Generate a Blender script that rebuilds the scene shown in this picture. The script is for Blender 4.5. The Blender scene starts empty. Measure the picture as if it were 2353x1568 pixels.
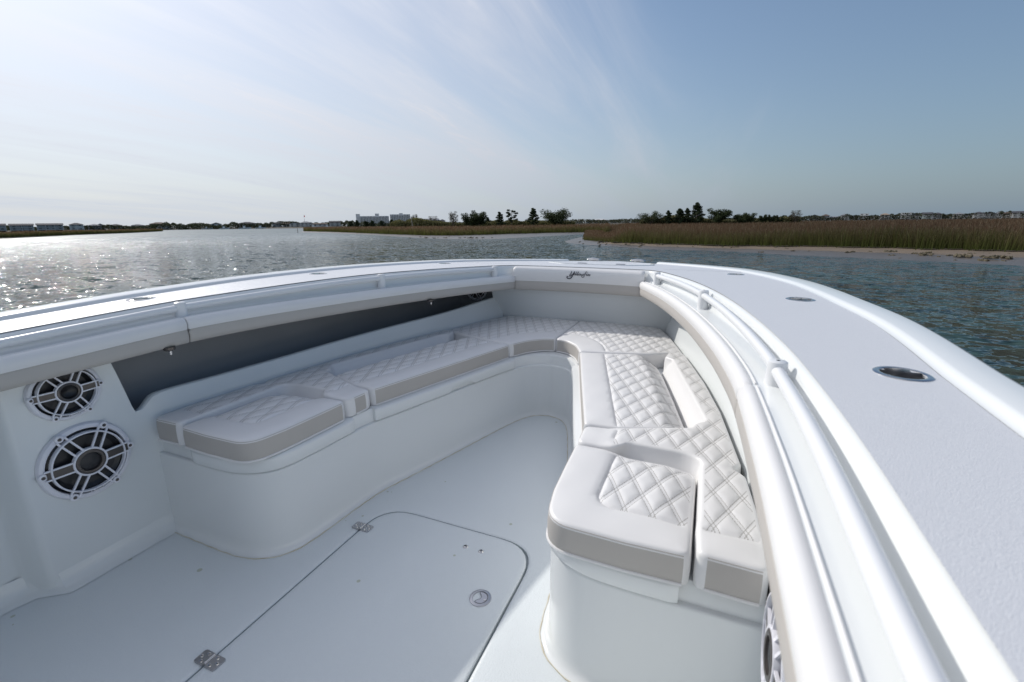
import bpy, bmesh, math, random
import numpy as np
from mathutils import Vector, Matrix
from mathutils.geometry import delaunay_2d_cdt

random.seed(7); rng = np.random.default_rng(7)
scene = bpy.context.scene
COL = scene.collection

# ------------------------------------------------------------------ camera geometry (pixels of a 2353 x 1568 picture)
PW, PH, FPX = 2353, 1568, 1061.0

def cam_axes(yh, xv, roll):
    u = np.array([xv - PW / 2, PH / 2 - yh, FPX]); fwd = u / np.linalg.norm(u)
    t = math.radians(roll); hd = np.array([math.cos(t), -math.sin(t), 0])
    up = np.cross(fwd, hd); up /= np.linalg.norm(up)
    if up[1] < 0: up = -up
    left = np.cross(up, fwd)
    if left[0] > 0: left = -left
    return np.array([fwd, left, up])

RB = cam_axes(508.0, 1638.8, -0.132)          # boat axes seen from the camera
RW = cam_axes(508.0, 1638.8, -0.75)           # world axes (level horizon): the boat heels a little
CB = np.array([0.0, -0.871, 1.2375])          # camera in boat coordinates (x bow, y port, z up, sole at 0)
SOLE = 0.40                                   # sole above the water
CW = np.array([0.0, -0.871, 1.2375 + SOLE])
BR = RW @ RB.T
BT = CW - BR @ CB
B4 = Matrix([[*BR[0], BT[0]], [*BR[1], BT[1]], [*BR[2], BT[2]], [0, 0, 0, 1]])

def ray(R, px, py):
    return R @ np.array([px - PW / 2, PH / 2 - py, FPX])
def on_x(px, py, x):                          # boat frame, plane x = const
    r = ray(RB, px, py); return CB + r * (x - CB[0]) / r[0]
def far_pt(sx, sy, dist):                     # world frame, photograph pixel at a horizontal distance
    r = ray(RW, sx / 1.74076, sy / 1.74076); return CW + r * dist / math.hypot(r[0], r[1])

cd = bpy.data.cameras.new('camera'); cam = bpy.data.objects.new('camera', cd); COL.objects.link(cam)
cd.sensor_width = 36; cd.lens = 36 * FPX / PW; cd.clip_start = 0.02; cd.clip_end = 6000
M = Matrix.Identity(4)
for i in range(3):
    M[i][0] = RW[i][0]; M[i][1] = RW[i][1]; M[i][2] = -RW[i][2]; M[i][3] = CW[i]
cam.matrix_world = M
cd.dof.use_dof = True; cd.dof.focus_distance = 3.0; cd.dof.aperture_fstop = 4.5
scene.camera = cam

# ------------------------------------------------------------------ world, sun, exposure
SUN = Vector((0.32, 1.0, 0.70)).normalized()
SUN_EL = math.asin(SUN.z); SUN_AZ = math.atan2(SUN.x, SUN.y)
world = bpy.data.worlds.new('World'); scene.world = world; world.use_nodes = True
nt = world.node_tree; nt.nodes.clear()
def N(tree, kind, **kw):
    n = tree.nodes.new(kind)
    for k, v in kw.items(): setattr(n, k, v)
    return n
def math_node(tree, op, a, b=None, c=None, clamp=False):
    n = tree.nodes.new('ShaderNodeMath'); n.operation = op; n.use_clamp = clamp
    for i, v in enumerate((a, b, c)):
        if v is None: continue
        if hasattr(v, 'is_linked') or hasattr(v, 'links'): tree.links.new(v, n.inputs[i])
        else: n.inputs[i].default_value = v
    return n.outputs[0]
wo = N(nt, 'ShaderNodeOutputWorld'); bg = N(nt, 'ShaderNodeBackground')
sky = N(nt, 'ShaderNodeTexSky', sky_type='NISHITA', sun_disc=False)
sky.sun_elevation = SUN_EL; sky.sun_rotation = SUN_AZ; sky.air_density = 1.0; sky.dust_density = 0.6; sky.ozone_density = 1.6; sky.altitude = 0
tc = N(nt, 'ShaderNodeTexCoord'); sep = N(nt, 'ShaderNodeSeparateXYZ'); nt.links.new(tc.outputs['Generated'], sep.inputs[0])
dx, dy, dz = sep.outputs[0], sep.outputs[1], sep.outputs[2]
den = math_node(nt, 'ADD', math_node(nt, 'MAXIMUM', dz, 0.0), 0.12)
cmb = N(nt, 'ShaderNodeCombineXYZ')
nt.links.new(math_node(nt, 'DIVIDE', dx, den), cmb.inputs[0]); nt.links.new(math_node(nt, 'DIVIDE', dy, den), cmb.inputs[1])
def sky_noise(scale_xyz, rot, nscale, detail, rough, dist):
    mp = N(nt, 'ShaderNodeMapping'); mp.inputs['Rotation'].default_value = (0, 0, rot); mp.inputs['Scale'].default_value = scale_xyz
    nt.links.new(cmb.outputs[0], mp.inputs[0])
    n = N(nt, 'ShaderNodeTexNoise'); n.inputs['Scale'].default_value = nscale; n.inputs['Detail'].default_value = detail
    n.inputs['Roughness'].default_value = rough; n.inputs['Distortion'].default_value = dist
    nt.links.new(mp.outputs[0], n.inputs['Vector']); return n.outputs['Fac']
def ramp(tree, v, a, b):
    n = N(tree, 'ShaderNodeMapRange', interpolation_type='SMOOTHSTEP', clamp=True)
    n.inputs['From Min'].default_value = a; n.inputs['From Max'].default_value = b
    tree.links.new(v, n.inputs['Value']); return n.outputs[0]
streak = sky_noise((0.16, 1.0, 1), math.radians(-10), 1.5, 9, 0.60, 0.5)
wisp = sky_noise((0.30, 1.0, 1), math.radians(-16), 5.0, 10, 0.68, 1.2)
bank = math_node(nt, 'ADD', math_node(nt, 'ADD', math_node(nt, 'MULTIPLY', dy, 0.95), math_node(nt, 'MULTIPLY', dx, -0.30)),
                 math_node(nt, 'SUBTRACT', math_node(nt, 'MULTIPLY', math_node(nt, 'SUBTRACT', streak, 0.5), 0.75), math_node(nt, 'SUBTRACT', math_node(nt, 'MULTIPLY', dz, 0.5), math_node(nt, 'MULTIPLY', math_node(nt, 'MAXIMUM', math_node(nt, 'SUBTRACT', dz, 0.42), 0.0), 1.3))))
veil = ramp(nt, bank, -0.47, 0.12)
wsp = math_node(nt, 'MULTIPLY', math_node(nt, 'MULTIPLY', ramp(nt, wisp, 0.50, 0.72), ramp(nt, streak, 0.46, 0.62)), ramp(nt, bank, -0.30, 0.2))
cirrus = math_node(nt, 'MULTIPLY', math_node(nt, 'ADD', math_node(nt, 'MULTIPLY', veil, math_node(nt, 'ADD', math_node(nt, 'MULTIPLY', ramp(nt, streak, 0.36, 0.62), 0.36), 0.46)), math_node(nt, 'ADD', math_node(nt, 'MULTIPLY', wsp, 0.55), 0.06)), 1.0, clamp=True)
puffn = N(nt, 'ShaderNodeTexNoise'); puffn.inputs['Scale'].default_value = 26; puffn.inputs['Detail'].default_value = 6; nt.links.new(tc.outputs['Generated'], puffn.inputs['Vector'])
puff = math_node(nt, 'MULTIPLY', ramp(nt, math_node(nt, 'SUBTRACT', puffn.outputs['Fac'], math_node(nt, 'MULTIPLY', dz, 7.0)), 0.22, 0.36), ramp(nt, dy, 0.15, 0.45))
mix = N(nt, 'ShaderNodeMix', data_type='RGBA'); nt.links.new(cirrus, mix.inputs['Factor'])
hs = N(nt, 'ShaderNodeHueSaturation'); hs.inputs['Saturation'].default_value = 1.12; hs.inputs['Value'].default_value = 1.08; nt.links.new(sky.outputs[0], hs.inputs['Color']); nt.links.new(hs.outputs[0], mix.inputs['A']); sdot = N(nt, 'ShaderNodeVectorMath', operation='DOT_PRODUCT'); nt.links.new(tc.outputs['Generated'], sdot.inputs[0]); sdot.inputs[1].default_value = tuple(SUN)
glow = math_node(nt, 'ADD', math_node(nt, 'MULTIPLY', math_node(nt, 'POWER', math_node(nt, 'MAXIMUM', sdot.outputs['Value'], 0.0), 7.0), 0.55), 0.93)
vm = N(nt, 'ShaderNodeVectorMath', operation='SCALE'); vm.inputs[0].default_value = (7.4, 7.6, 8.4); nt.links.new(glow, vm.inputs['Scale']); nt.links.new(vm.outputs[0], mix.inputs['B'])
mix2 = N(nt, 'ShaderNodeMix', data_type='RGBA'); nt.links.new(math_node(nt, 'MULTIPLY', puff, 0.16), mix2.inputs['Factor'])
nt.links.new(mix.outputs['Result'], mix2.inputs['A']); mix2.inputs['B'].default_value = (9.5, 9.5, 9.9, 1)
hz = N(nt, 'ShaderNodeMix', data_type='RGBA'); nt.links.new(math_node(nt, 'MULTIPLY', math_node(nt, 'POWER', 2.718, math_node(nt, 'MULTIPLY', math_node(nt, 'MAXIMUM', dz, 0.0), -4.5)), 0.95), hz.inputs['Factor'])
nt.links.new(mix2.outputs['Result'], hz.inputs['A'])
hc = N(nt, 'ShaderNodeMix', data_type='RGBA'); nt.links.new(ramp(nt, math_node(nt, 'ADD', dy, math_node(nt, 'MULTIPLY', dx, -0.25)), -0.75, 0.75), hc.inputs['Factor'])
hc.inputs['A'].default_value = (1.75, 2.45, 3.2, 1); hc.inputs['B'].default_value = (5.6, 6.1, 6.7, 1); nt.links.new(hc.outputs['Result'], hz.inputs['B'])
nt.links.new(hz.outputs['Result'], bg.inputs['Color']); bg.inputs['Strength'].default_value = 0.094
nt.links.new(bg.outputs[0], wo.inputs[0])

sl = bpy.data.lights.new('sun', 'SUN'); sl.energy = 2.75; sl.angle = math.radians(0.53); sl.color = (1.0, 0.955, 0.89)
so = bpy.data.objects.new('sun', sl); COL.objects.link(so); so.rotation_euler = SUN.to_track_quat('Z', 'Y').to_euler(); so.location = (0, 0, 30)
vs = scene.view_settings; vs.view_transform = 'Standard'; vs.look = 'None'; vs.gamma = 1; vs.use_curve_mapping = False; vs.exposure = 0.16
scene.render.engine = 'CYCLES'

# ------------------------------------------------------------------ materials
def new_mat(name, color, rough=0.5, metal=0.0, spec=0.5, coat=0.0, bump=(), var=0.0, var_scale=6.0, var_color=None, ior=None):
    m = bpy.data.materials.new(name); m.use_nodes = True; t = m.node_tree; b = t.nodes['Principled BSDF']
    b.inputs['Base Color'].default_value = (*color, 1); b.inputs['Roughness'].default_value = rough; b.inputs['Metallic'].default_value = metal
    b.inputs['Specular IOR Level'].default_value = spec; b.inputs['Coat Weight'].default_value = coat; b.inputs['Coat Roughness'].default_value = 0.08
    if ior: b.inputs['IOR'].default_value = ior
    co = t.nodes.new('ShaderNodeTexCoord')
    if var > 0:
        n = t.nodes.new('ShaderNodeTexNoise'); n.inputs['Scale'].default_value = var_scale; n.inputs['Detail'].default_value = 6; t.links.new(co.outputs['Object'], n.inputs['Vector'])
        mx = t.nodes.new('ShaderNodeMix'); mx.data_type = 'RGBA'; mx.inputs['A'].default_value = (*color, 1)
        vc = var_color or tuple(c * 0.7 for c in color); mx.inputs['B'].default_value = (*vc, 1)
        mr = t.nodes.new('ShaderNodeMapRange'); mr.inputs['From Min'].default_value = 0.38; mr.inputs['From Max'].default_value = 0.72; mr.inputs['To Max'].default_value = var
        t.links.new(n.outputs['Fac'], mr.inputs['Value']); t.links.new(mr.outputs[0], mx.inputs['Factor']); t.links.new(mx.outputs['Result'], b.inputs['Base Color'])
    prev = None
    for sc, dist, stg in bump:
        n = t.nodes.new('ShaderNodeTexNoise'); n.inputs['Scale'].default_value = sc; n.inputs['Detail'].default_value = 3; t.links.new(co.outputs['Object'], n.inputs['Vector'])
        bn = t.nodes.new('ShaderNodeBump'); bn.inputs['Strength'].default_value = stg; bn.inputs['Distance'].default_value = dist
        t.links.new(n.outputs['Fac'], bn.inputs['Height'])
        if prev: t.links.new(prev, bn.inputs['Normal'])
        prev = bn.outputs[0]
    if prev: t.links.new(prev, b.inputs['Normal'])
    return m
MAT = {}
MAT['gel'] = new_mat('white_gelcoat', (0.765, 0.785, 0.785), 0.19, spec=0.5, coat=0.25, var=0.10, var_scale=2.2, var_color=(0.66, 0.69, 0.66), bump=((3.0, 0.004, 0.10),))
MAT['liner'] = new_mat('liner_gelcoat', (0.75, 0.78, 0.785), 0.2, spec=0.5, coat=0.1, var=0.16, var_scale=3.0, var_color=(0.62, 0.66, 0.63), bump=((4.0, 0.004, 0.12),))
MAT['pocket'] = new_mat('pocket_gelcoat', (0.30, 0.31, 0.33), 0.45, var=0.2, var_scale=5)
MAT['skid'] = new_mat('deck_nonskid', (0.69, 0.70, 0.725), 0.40, bump=((600, 0.0011, 0.85),), var=0.45, var_scale=420, var_color=(0.5, 0.52, 0.56))
MAT['sole'] = new_mat('sole_nonskid', (0.705, 0.745, 0.76), 0.34, bump=((210, 0.0014, 0.8),), var=0.10, var_scale=2.6, var_color=(0.58, 0.62, 0.61))
MAT['vinyl'] = new_mat('white_vinyl', (0.76, 0.755, 0.75), 0.42, bump=((700, 0.0003, 0.25), (9, 0.004, 0.12)), var=0.06, var_scale=5)
MAT['grey'] = new_mat('grey_vinyl', (0.47, 0.445, 0.415), 0.5, bump=((700, 0.0003, 0.25), (12, 0.003, 0.12)), var=0.10, var_scale=8)
MAT['steel'] = new_mat('polished_steel', (0.62, 0.61, 0.60), 0.10, metal=1.0, var=0.15, var_scale=40)
MAT['satin'] = new_mat('satin_steel', (0.50, 0.50, 0.52), 0.28, metal=1.0, var=0.2, var_scale=60)
MAT['black'] = new_mat('black_plastic', (0.012, 0.012, 0.014), 0.35)
MAT['cone'] = new_mat('speaker_cone', (0.022, 0.022, 0.025), 0.4)
MAT['gunmetal'] = new_mat('gunmetal_trim', (0.10, 0.09, 0.085), 0.3, metal=0.5)
MAT['grille'] = new_mat('grille_plastic', (0.78, 0.78, 0.83), 0.32)
MAT['paint'] = new_mat('white_powder_coat', (0.76, 0.77, 0.78), 0.32, coat=0.15)
MAT['seal'] = new_mat('sealant', (0.55, 0.50, 0.38), 0.6, var=0.8, var_scale=18, var_color=(0.74, 0.74, 0.68), bump=((60, 0.003, 0.5),))
MAT['navy'] = new_mat('navy_lettering', (0.012, 0.012, 0.03), 0.45)
MAT['gutter'] = new_mat('hatch_gutter', (0.45, 0.50, 0.52), 0.5)

def quilt_mat():
    m = new_mat('quilted_vinyl', (0.76, 0.755, 0.75), 0.42)
    t = m.node_tree; b = t.nodes['Principled BSDF']
    uv = t.nodes.new('ShaderNodeUVMap'); uv.uv_map = 'quilt'; sp = t.nodes.new('ShaderNodeSeparateXYZ'); t.links.new(uv.outputs[0], sp.inputs[0])
    def line(a, other):
        fr = math_node(t, 'PINGPONG', a, 0.5)                                # 0 on a seam's centre
        near = math_node(t, 'ABSOLUTE', math_node(t, 'SUBTRACT', fr, 0.075))
        thread = math_node(t, 'LESS_THAN', near, 0.021)
        dash = math_node(t, 'LESS_THAN', math_node(t, 'FRACT', math_node(t, 'MULTIPLY', other, 15.0)), 0.72)
        return math_node(t, 'MULTIPLY', thread, dash)
    f = math_node(t, 'MAXIMUM', line(sp.outputs[0], sp.outputs[1]), line(sp.outputs[1], sp.outputs[0]))
    mx = t.nodes.new('ShaderNodeMix'); mx.data_type = 'RGBA'; mx.inputs['A'].default_value = (0.76, 0.755, 0.75, 1); mx.inputs['B'].default_value = (0.40, 0.39, 0.37, 1)
    t.links.new(f, mx.inputs['Factor']); t.links.new(mx.outputs['Result'], b.inputs['Base Color'])
    co = t.nodes.new('ShaderNodeTexCoord'); n = t.nodes.new('ShaderNodeTexNoise'); n.inputs['Scale'].default_value = 500; t.links.new(co.outputs['Object'], n.inputs['Vector'])
    bn = t.nodes.new('ShaderNodeBump'); bn.inputs['Strength'].default_value = 0.2; bn.inputs['Distance'].default_value = 0.0003; t.links.new(n.outputs['Fac'], bn.inputs['Height']); t.links.new(bn.outputs[0], b.inputs['Normal'])
    return m
MAT['quilt'] = quilt_mat()
def add_specks(m, color, scale, thr):           # sparse little stains trodden into the sole
    t = m.node_tree; b = t.nodes['Principled BSDF']; src = b.inputs['Base Color'].links[0].from_socket
    co = t.nodes.new('ShaderNodeTexCoord'); v = t.nodes.new('ShaderNodeTexVoronoi'); v.inputs['Scale'].default_value = scale; t.links.new(co.outputs['Object'], v.inputs['Vector'])
    sp = t.nodes.new('ShaderNodeSeparateColor'); t.links.new(v.outputs['Color'], sp.inputs[0])
    dot = math_node(t, 'MULTIPLY', math_node(t, 'LESS_THAN', v.outputs['Distance'], math_node(t, 'MULTIPLY', sp.outputs[1], .16)), math_node(t, 'GREATER_THAN', sp.outputs[0], thr))
    mx = t.nodes.new('ShaderNodeMix'); mx.data_type = 'RGBA'; t.links.new(math_node(t, 'MULTIPLY', dot, .55), mx.inputs['Factor']); t.links.new(src, mx.inputs['A']); mx.inputs['B'].default_value = (*color, 1); t.links.new(mx.outputs['Result'], b.inputs['Base Color'])
add_specks(MAT['sole'], (.34, .36, .20), 16, .72)

# ------------------------------------------------------------------ object helpers
def mesh_obj(name, verts, faces, mats, parent=None, smooth=True, sharp=38, midx=None):
    me = bpy.data.meshes.new(name); me.from_pydata([tuple(map(float, v)) for v in verts], [], [tuple(f) for f in faces])
    for m in (mats if isinstance(mats, (list, tuple)) else [mats]): me.materials.append(MAT[m] if isinstance(m, str) else m)
    if midx is not None: me.polygons.foreach_set('material_index', midx)
    if smooth:
        me.polygons.foreach_set('use_smooth', [True] * len(me.polygons)); me.set_sharp_from_angle(angle=math.radians(sharp))
    me.update()
    o = bpy.data.objects.new(name, me); COL.objects.link(o)
    if parent: o.parent = parent
    return o
def tag(o, label, cat, group=None):
    o['label'] = label; o['category'] = cat
    if group: o['group'] = group
    return o
def structure(o): o['kind'] = 'structure'; return o
def empty(name, parent=None, mw=None, loc=None):
    o = bpy.data.objects.new(name, None); COL.objects.link(o); o.empty_display_size = 0.1
    if parent: o.parent = parent
    if mw is not None: o.matrix_world = mw
    if loc is not None: o.location = loc
    return o
class MB:
    def __init__(s): s.v = []; s.f = []
    def add(s, v, f):
        k = len(s.v); s.v += [tuple(p) for p in v]; s.f += [tuple(i + k for i in q) for q in f]; return s
    def grid(s, rows, close_u=False, close_v=False):
        n, m = len(rows), len(rows[0]); k = len(s.v); s.v += [tuple(p) for r in rows for p in r]
        for i in range(n if close_u else n - 1):
            for j in range(m if close_v else m - 1):
                a, b = i, (i + 1) % n; c, d = j, (j + 1) % m
                s.f.append((k + a * m + c, k + b * m + c, k + b * m + d, k + a * m + d))
        return s
    def box(s, c, h, ax=None):
        ax = ax or ((1, 0, 0), (0, 1, 0), (0, 0, 1)); A = [np.array(a, float) * hh for a, hh in zip(ax, h)]; c = np.array(c, float)
        v = [c + i * A[0] + j * A[1] + k * A[2] for i in (-1, 1) for j in (-1, 1) for k in (-1, 1)]
        return s.add(v, [(0, 1, 3, 2), (4, 6, 7, 5), (0, 4, 5, 1), (2, 3, 7, 6), (0, 2, 6, 4), (1, 5, 7, 3)])
    def tube(s, path, r, n=8, cap=True):
        path = [np.array(p, float) for p in path]; rr = r if hasattr(r, '__len__') else [r] * len(path); rows = []
        ref = np.array([0.0, 0.0, 1.0])
        for i, p in enumerate(path):
            d = path[min(i + 1, len(path) - 1)] - path[max(i - 1, 0)]; d /= (np.linalg.norm(d) + 1e-12)
            q = ref if abs(d @ ref) < 0.95 else np.array([1.0, 0, 0])
            a = np.cross(d, q); a /= np.linalg.norm(a); b = np.cross(a, d)
            rows.append([p + rr[i] * (math.cos(2 * math.pi * k / n) * a + math.sin(2 * math.pi * k / n) * b) for k in range(n)])
        k0 = len(s.v); s.grid(rows, close_v=True)
        if cap: s.f.append(tuple(k0 + k for k in range(n))[::-1]); s.f.append(tuple(k0 + (len(rows) - 1) * n + k for k in range(n)))
        return s
    def lathe(s, prof, frame, n=32):
        o, ex, ey, ez = [np.array(a, float) for a in frame]
        s.grid([[o + r * (math.cos(2 * math.pi * k / n) * ex + math.sin(2 * math.pi * k / n) * ey) + z * ez for k in range(n)] for r, z in prof], close_v=True); return s
    def build(s, name, mats, parent=None, **kw): return mesh_obj(name, s.v, s.f, mats, parent, **kw)
def pchip(xs, ys):
    xs = np.array(xs, float); ys = np.array(ys, float); h = np.diff(xs); dl = np.diff(ys) / h; m = np.zeros(len(xs))
    for i in range(1, len(xs) - 1):
        if dl[i - 1] * dl[i] > 0:
            w1 = 2 * h[i] + h[i - 1]; w2 = h[i] + 2 * h[i - 1]; m[i] = (w1 + w2) / (w1 / dl[i - 1] + w2 / dl[i])
    m[0], m[-1] = dl[0], dl[-1]
    def f(x):
        x = np.clip(np.asarray(x, float), xs[0], xs[-1]); i = np.clip(np.searchsorted(xs, x) - 1, 0, len(xs) - 2); t = (x - xs[i]) / h[i]
        return (2 * t**3 - 3 * t**2 + 1) * ys[i] + (t**3 - 2 * t**2 + t) * h[i] * m[i] + (-2 * t**3 + 3 * t**2) * ys[i + 1] + (t**3 - t**2) * h[i] * m[i + 1]
    return f
def smooth_path(pts, n_per=8, closed=False):      # Catmull-Rom
    P = [np.array(p, float) for p in pts]; out = []; n = len(P)
    for i in range(n if closed else n - 1):
        p0, p1, p2, p3 = P[(i - 1) % n] if closed or i else P[0], P[i], P[(i + 1) % n], P[(i + 2) % n] if closed or i + 2 < n else P[-1]
        for k in range(n_per):
            t = k / n_per
            out.append(0.5 * ((2 * p1) + (p2 - p0) * t + (2 * p0 - 5 * p1 + 4 * p2 - p3) * t * t + (3 * p1 - p0 - 3 * p2 + p3) * t**3))
    if not closed: out.append(P[-1])
    return np.array(out)
def resample(P, step, closed=False):
    P = np.array(P, float)
    if closed: P = np.vstack([P, P[:1]])
    d = np.r_[0, np.cumsum(np.linalg.norm(np.diff(P, axis=0), axis=1))]; n = max(2, int(round(d[-1] / step)))
    t = np.linspace(0, d[-1], n + 1); Q = np.stack([np.interp(t, d, P[:, k]) for k in range(P.shape[1])], 1)
    return Q[:-1] if closed else Q
def fillet(pts, rad):                              # polygon with rounded corners; rad per corner or one value
    n = len(pts); out = []
    for i in range(n):
        a, b, c = np.array(pts[i - 1], float), np.array(pts[i], float), np.array(pts[(i + 1) % n], float)
        r = rad[i] if hasattr(rad, '__len__') else rad
        u, v = a - b, c - b; lu, lv = np.linalg.norm(u), np.linalg.norm(v); u /= lu; v /= lv
        ang = math.acos(max(-1, min(1, u @ v)))
        if r <= 0 or ang > 3.0: out.append(b); continue
        t = min(r / math.tan(ang / 2), 0.49 * lu, 0.49 * lv)
        p0, p2 = b + u * t, b + v * t
        for k in range(7):
            s = k / 6; out.append((1 - s)**2 * p0 + 2 * s * (1 - s) * b + s * s * p2)
    return np.array(out)
def area(P): x, y = P[:, 0], P[:, 1]; return 0.5 * np.sum(x * np.roll(y, -1) - np.roll(x, -1) * y)
def normals_in(P):                                 # inward normals of a CCW loop
    d = np.roll(P, -1, 0) - np.roll(P, 1, 0); d /= np.linalg.norm(d, axis=1)[:, None] + 1e-12; return np.stack([-d[:, 1], d[:, 0]], 1)
def inside(Q, P):
    x, y = Q[:, 0][:, None], Q[:, 1][:, None]; x0, y0 = P[:, 0][None], P[:, 1][None]; x1, y1 = np.roll(P[:, 0], -1)[None], np.roll(P[:, 1], -1)[None]
    c = ((y0 > y) != (y1 > y)) & (x < (x1 - x0) * (y - y0) / (y1 - y0 + 1e-15) + x0); return c.sum(1) % 2 == 1
def seg_dist(Q, P, closed=True):
    A = P; Bp = np.roll(P, -1, 0)
    if not closed: A, Bp = P[:-1], P[1:]
    d = Bp - A; L = (d**2).sum(1) + 1e-15; best = np.full(len(Q), 1e9)
    for a, dd, l in zip(A, d, L):
        t = np.clip(((Q - a) @ dd) / l, 0, 1); best = np.minimum(best, np.linalg.norm(Q - a - t[:, None] * dd, axis=1))
    return best
def mirror(P, side): P = np.array(P, float).copy(); P[..., 1] *= side; return P

# ================================================================== THE BOAT (boat coordinates: x bow, y port, z up)
boat = empty('fishing_boat', mw=B4)
tag(boat, 'white fibreglass fishing boat with padded bow seating and grey trimmed coaming', 'boat')

zd = pchip([-4.2, .3, .7, 1.15, 2.0, 3.2, 4.5, 5.1], [.885, .909, .919, .930, .943, .914, .851, .82])       # deck height
zl = pchip([-4.2, .3, .7, 1.15, 2.0, 3.3], [.84, .862, .868, .877, .866, .838])                             # rail ledge height
Ra = pchip([-4.2, .3, .67, 1.15, 1.41, 1.71, 2.11, 2.68, 3.09, 3.3], [1.05, 1.05, 1.052, 1.036, 1.008, .960, .878, .725, .578, .49])
St = lambda x: Ra(x) + .028
Rr = lambda x: Ra(x) - .034
OUT = np.array([(-4.2, 1.34), (-1, 1.38), (.3, 1.40), (.73, 1.405), (1.08, 1.415), (1.45, 1.43), (1.7, 1.425), (1.98, 1.397), (2.3, 1.372), (2.66, 1.335), (3.05, 1.262), (3.3, 1.195), (3.55, 1.115), (3.82, .98), (4.15, .785), (4.4, .595), (4.6, .415), (4.8, .235), (4.94, .10), (5.0, 0)])
OUTs = smooth_path(OUT, 10)
oy = lambda x: np.interp(x, OUTs[:, 0], OUTs[:, 1])

stations = []                                          # (ledge point, step point, outer point)
for x in np.linspace(-4.2, 3.06, 104): stations.append(((x, float(Rr(x))), (x, float(St(x))), (x, float(oy(x)))))
ni = 34
def polyn(pts, n):
    P = np.array(pts, float); d = np.r_[0, np.cumsum(np.linalg.norm(np.diff(P, axis=0), axis=1))]; t = np.linspace(0, d[-1], n)
    return np.stack([np.interp(t, d, P[:, k]) for k in range(2)], 1)
inn = polyn(smooth_path([(3.06, float(St(3.06))), (3.13, .588), (3.205, .540), (3.265, .475), (3.29, .3), (3.30, 0)], 10), ni + 1)
led = polyn(smooth_path([(3.06, float(Rr(3.06))), (3.12, .53), (3.18, .50), (3.235, .46), (3.27, .3), (3.28, 0)], 10), ni + 1)
oo = polyn(np.vstack([[(3.06, float(oy(3.06)))], OUTs[OUTs[:, 0] > 3.06]]), ni + 1)
for i in range(1, ni + 1): stations.append((tuple(led[i]), tuple(inn[i]), tuple(oo[i])))

def station_rows(fn, both=True, lo=0, hi=None):
    rows = [fn(*[np.array(p) for p in st]) for st in stations[lo:hi]]
    if not both: return rows
    return rows + [[(p[0], -p[1], p[2]) for p in r] for r in rows[::-1][(1 if hi is None else 0):]]
def deck_prof(L, I, O):
    e = (O - I) / np.linalg.norm(O - I); zI = float(zd(I[0])); zL = float(zl(L[0])); r = []
    def a(p, z): r.append((p[0], p[1], z))
    a(L - e * .03, zL - .004); a(L, zL); a(I - e * .014, zL); a(I - e * .006, zL + .003); a(I - e * .001, zL + .010); a(I + e * .004, zI - .020); a(I + e * .008, zI - .009); a(I + e * .014, zI - .0015); a(I + e * .022, zI)
    W = np.linalg.norm(O - I)
    for t in (.2, .4, .6, .8, .93): p = I + e * W * t; a(p, float(zd(p[0])))
    a(O - e * .004, float(zd(O[0])) - .001); a(O + e * .002, float(zd(O[0])) - .012)
    return r
MB().grid(station_rows(deck_prof)).build('deck', 'gel', boat, sharp=60)
def skid_prof(L, I, O):
    e = (O - I) / np.linalg.norm(O - I); W = np.linalg.norm(O - I); r = []
    for k in range(9):
        p = I + e * (.018 + (W - .018 - .094) * k / 8); r.append((p[0], p[1], float(zd(p[0])) + .0035))
    return r
MB().grid(station_rows(skid_prof)).build('nonskid_panel', 'skid', boat)
def toe_prof(L, I, O):
    e = (O - I) / np.linalg.norm(O - I); r = []
    for d, z in ((-.090, .0015), (-.084, .003), (-.077, .009), (-.071, .0145), (-.064, .0165), (-.04, .0185), (-.010, .021), (-.002, .019), (0.003, .011), (.006, -.002), (.006, -.03), (-.01, -.034)):
        p = O + e * d; r.append((p[0], p[1], float(zd(p[0])) + z))
    return r
hi_t = max(i for i, s in enumerate(stations) if s[2][0] < 4.60) + 1
for sd in (1, -1):
    rows = [[(p[0], p[1] * sd, p[2]) for p in toe_prof(*[np.array(q) for q in s])] for s in stations[:hi_t]]
    last = rows[-1]; cen = np.mean(np.array(last), 0); rows.append([tuple(np.array(p) * .6 + cen * .4 + np.array((.012, -.012 * sd, -.004))) for p in last])
    m = MB().grid(rows); k = len(m.v); n = len(last); m.f.append(tuple(range(k - n, k))); m.build('toe_rail', 'gel', boat, sharp=55)
def hull_prof(L, I, O):
    z0 = float(zd(O[0])); bowk = np.clip((O[0] - 2.5) / 2.5, 0, 1); r = []
    for f, k, ins in ((0, 1, 0), (.02, 1.003, 0), (.06, 1.0, 0), (.35, .975, .06), (.7, .93, .18), (1.0, .86, .34), (1.25, .70, .6), (1.5, .25, .9)):
        p = np.array((O[0] - ins * bowk * 1.0, O[1] * (1 - (1 - k) * (1 + 1.2 * bowk)))); r.append((p[0], max(p[1], 0), z0 - .014 - f))
    return r
MB().grid(station_rows(hull_prof)).build('hull', 'gel', boat)

MB().add([(-4.2, -1.34, .86), (-4.2, 1.34, .86), (-4.2, 1.05, -.5), (-4.2, -1.05, -.5)], [(0, 1, 2, 3)]).build('transom', 'gel', boat)
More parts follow.
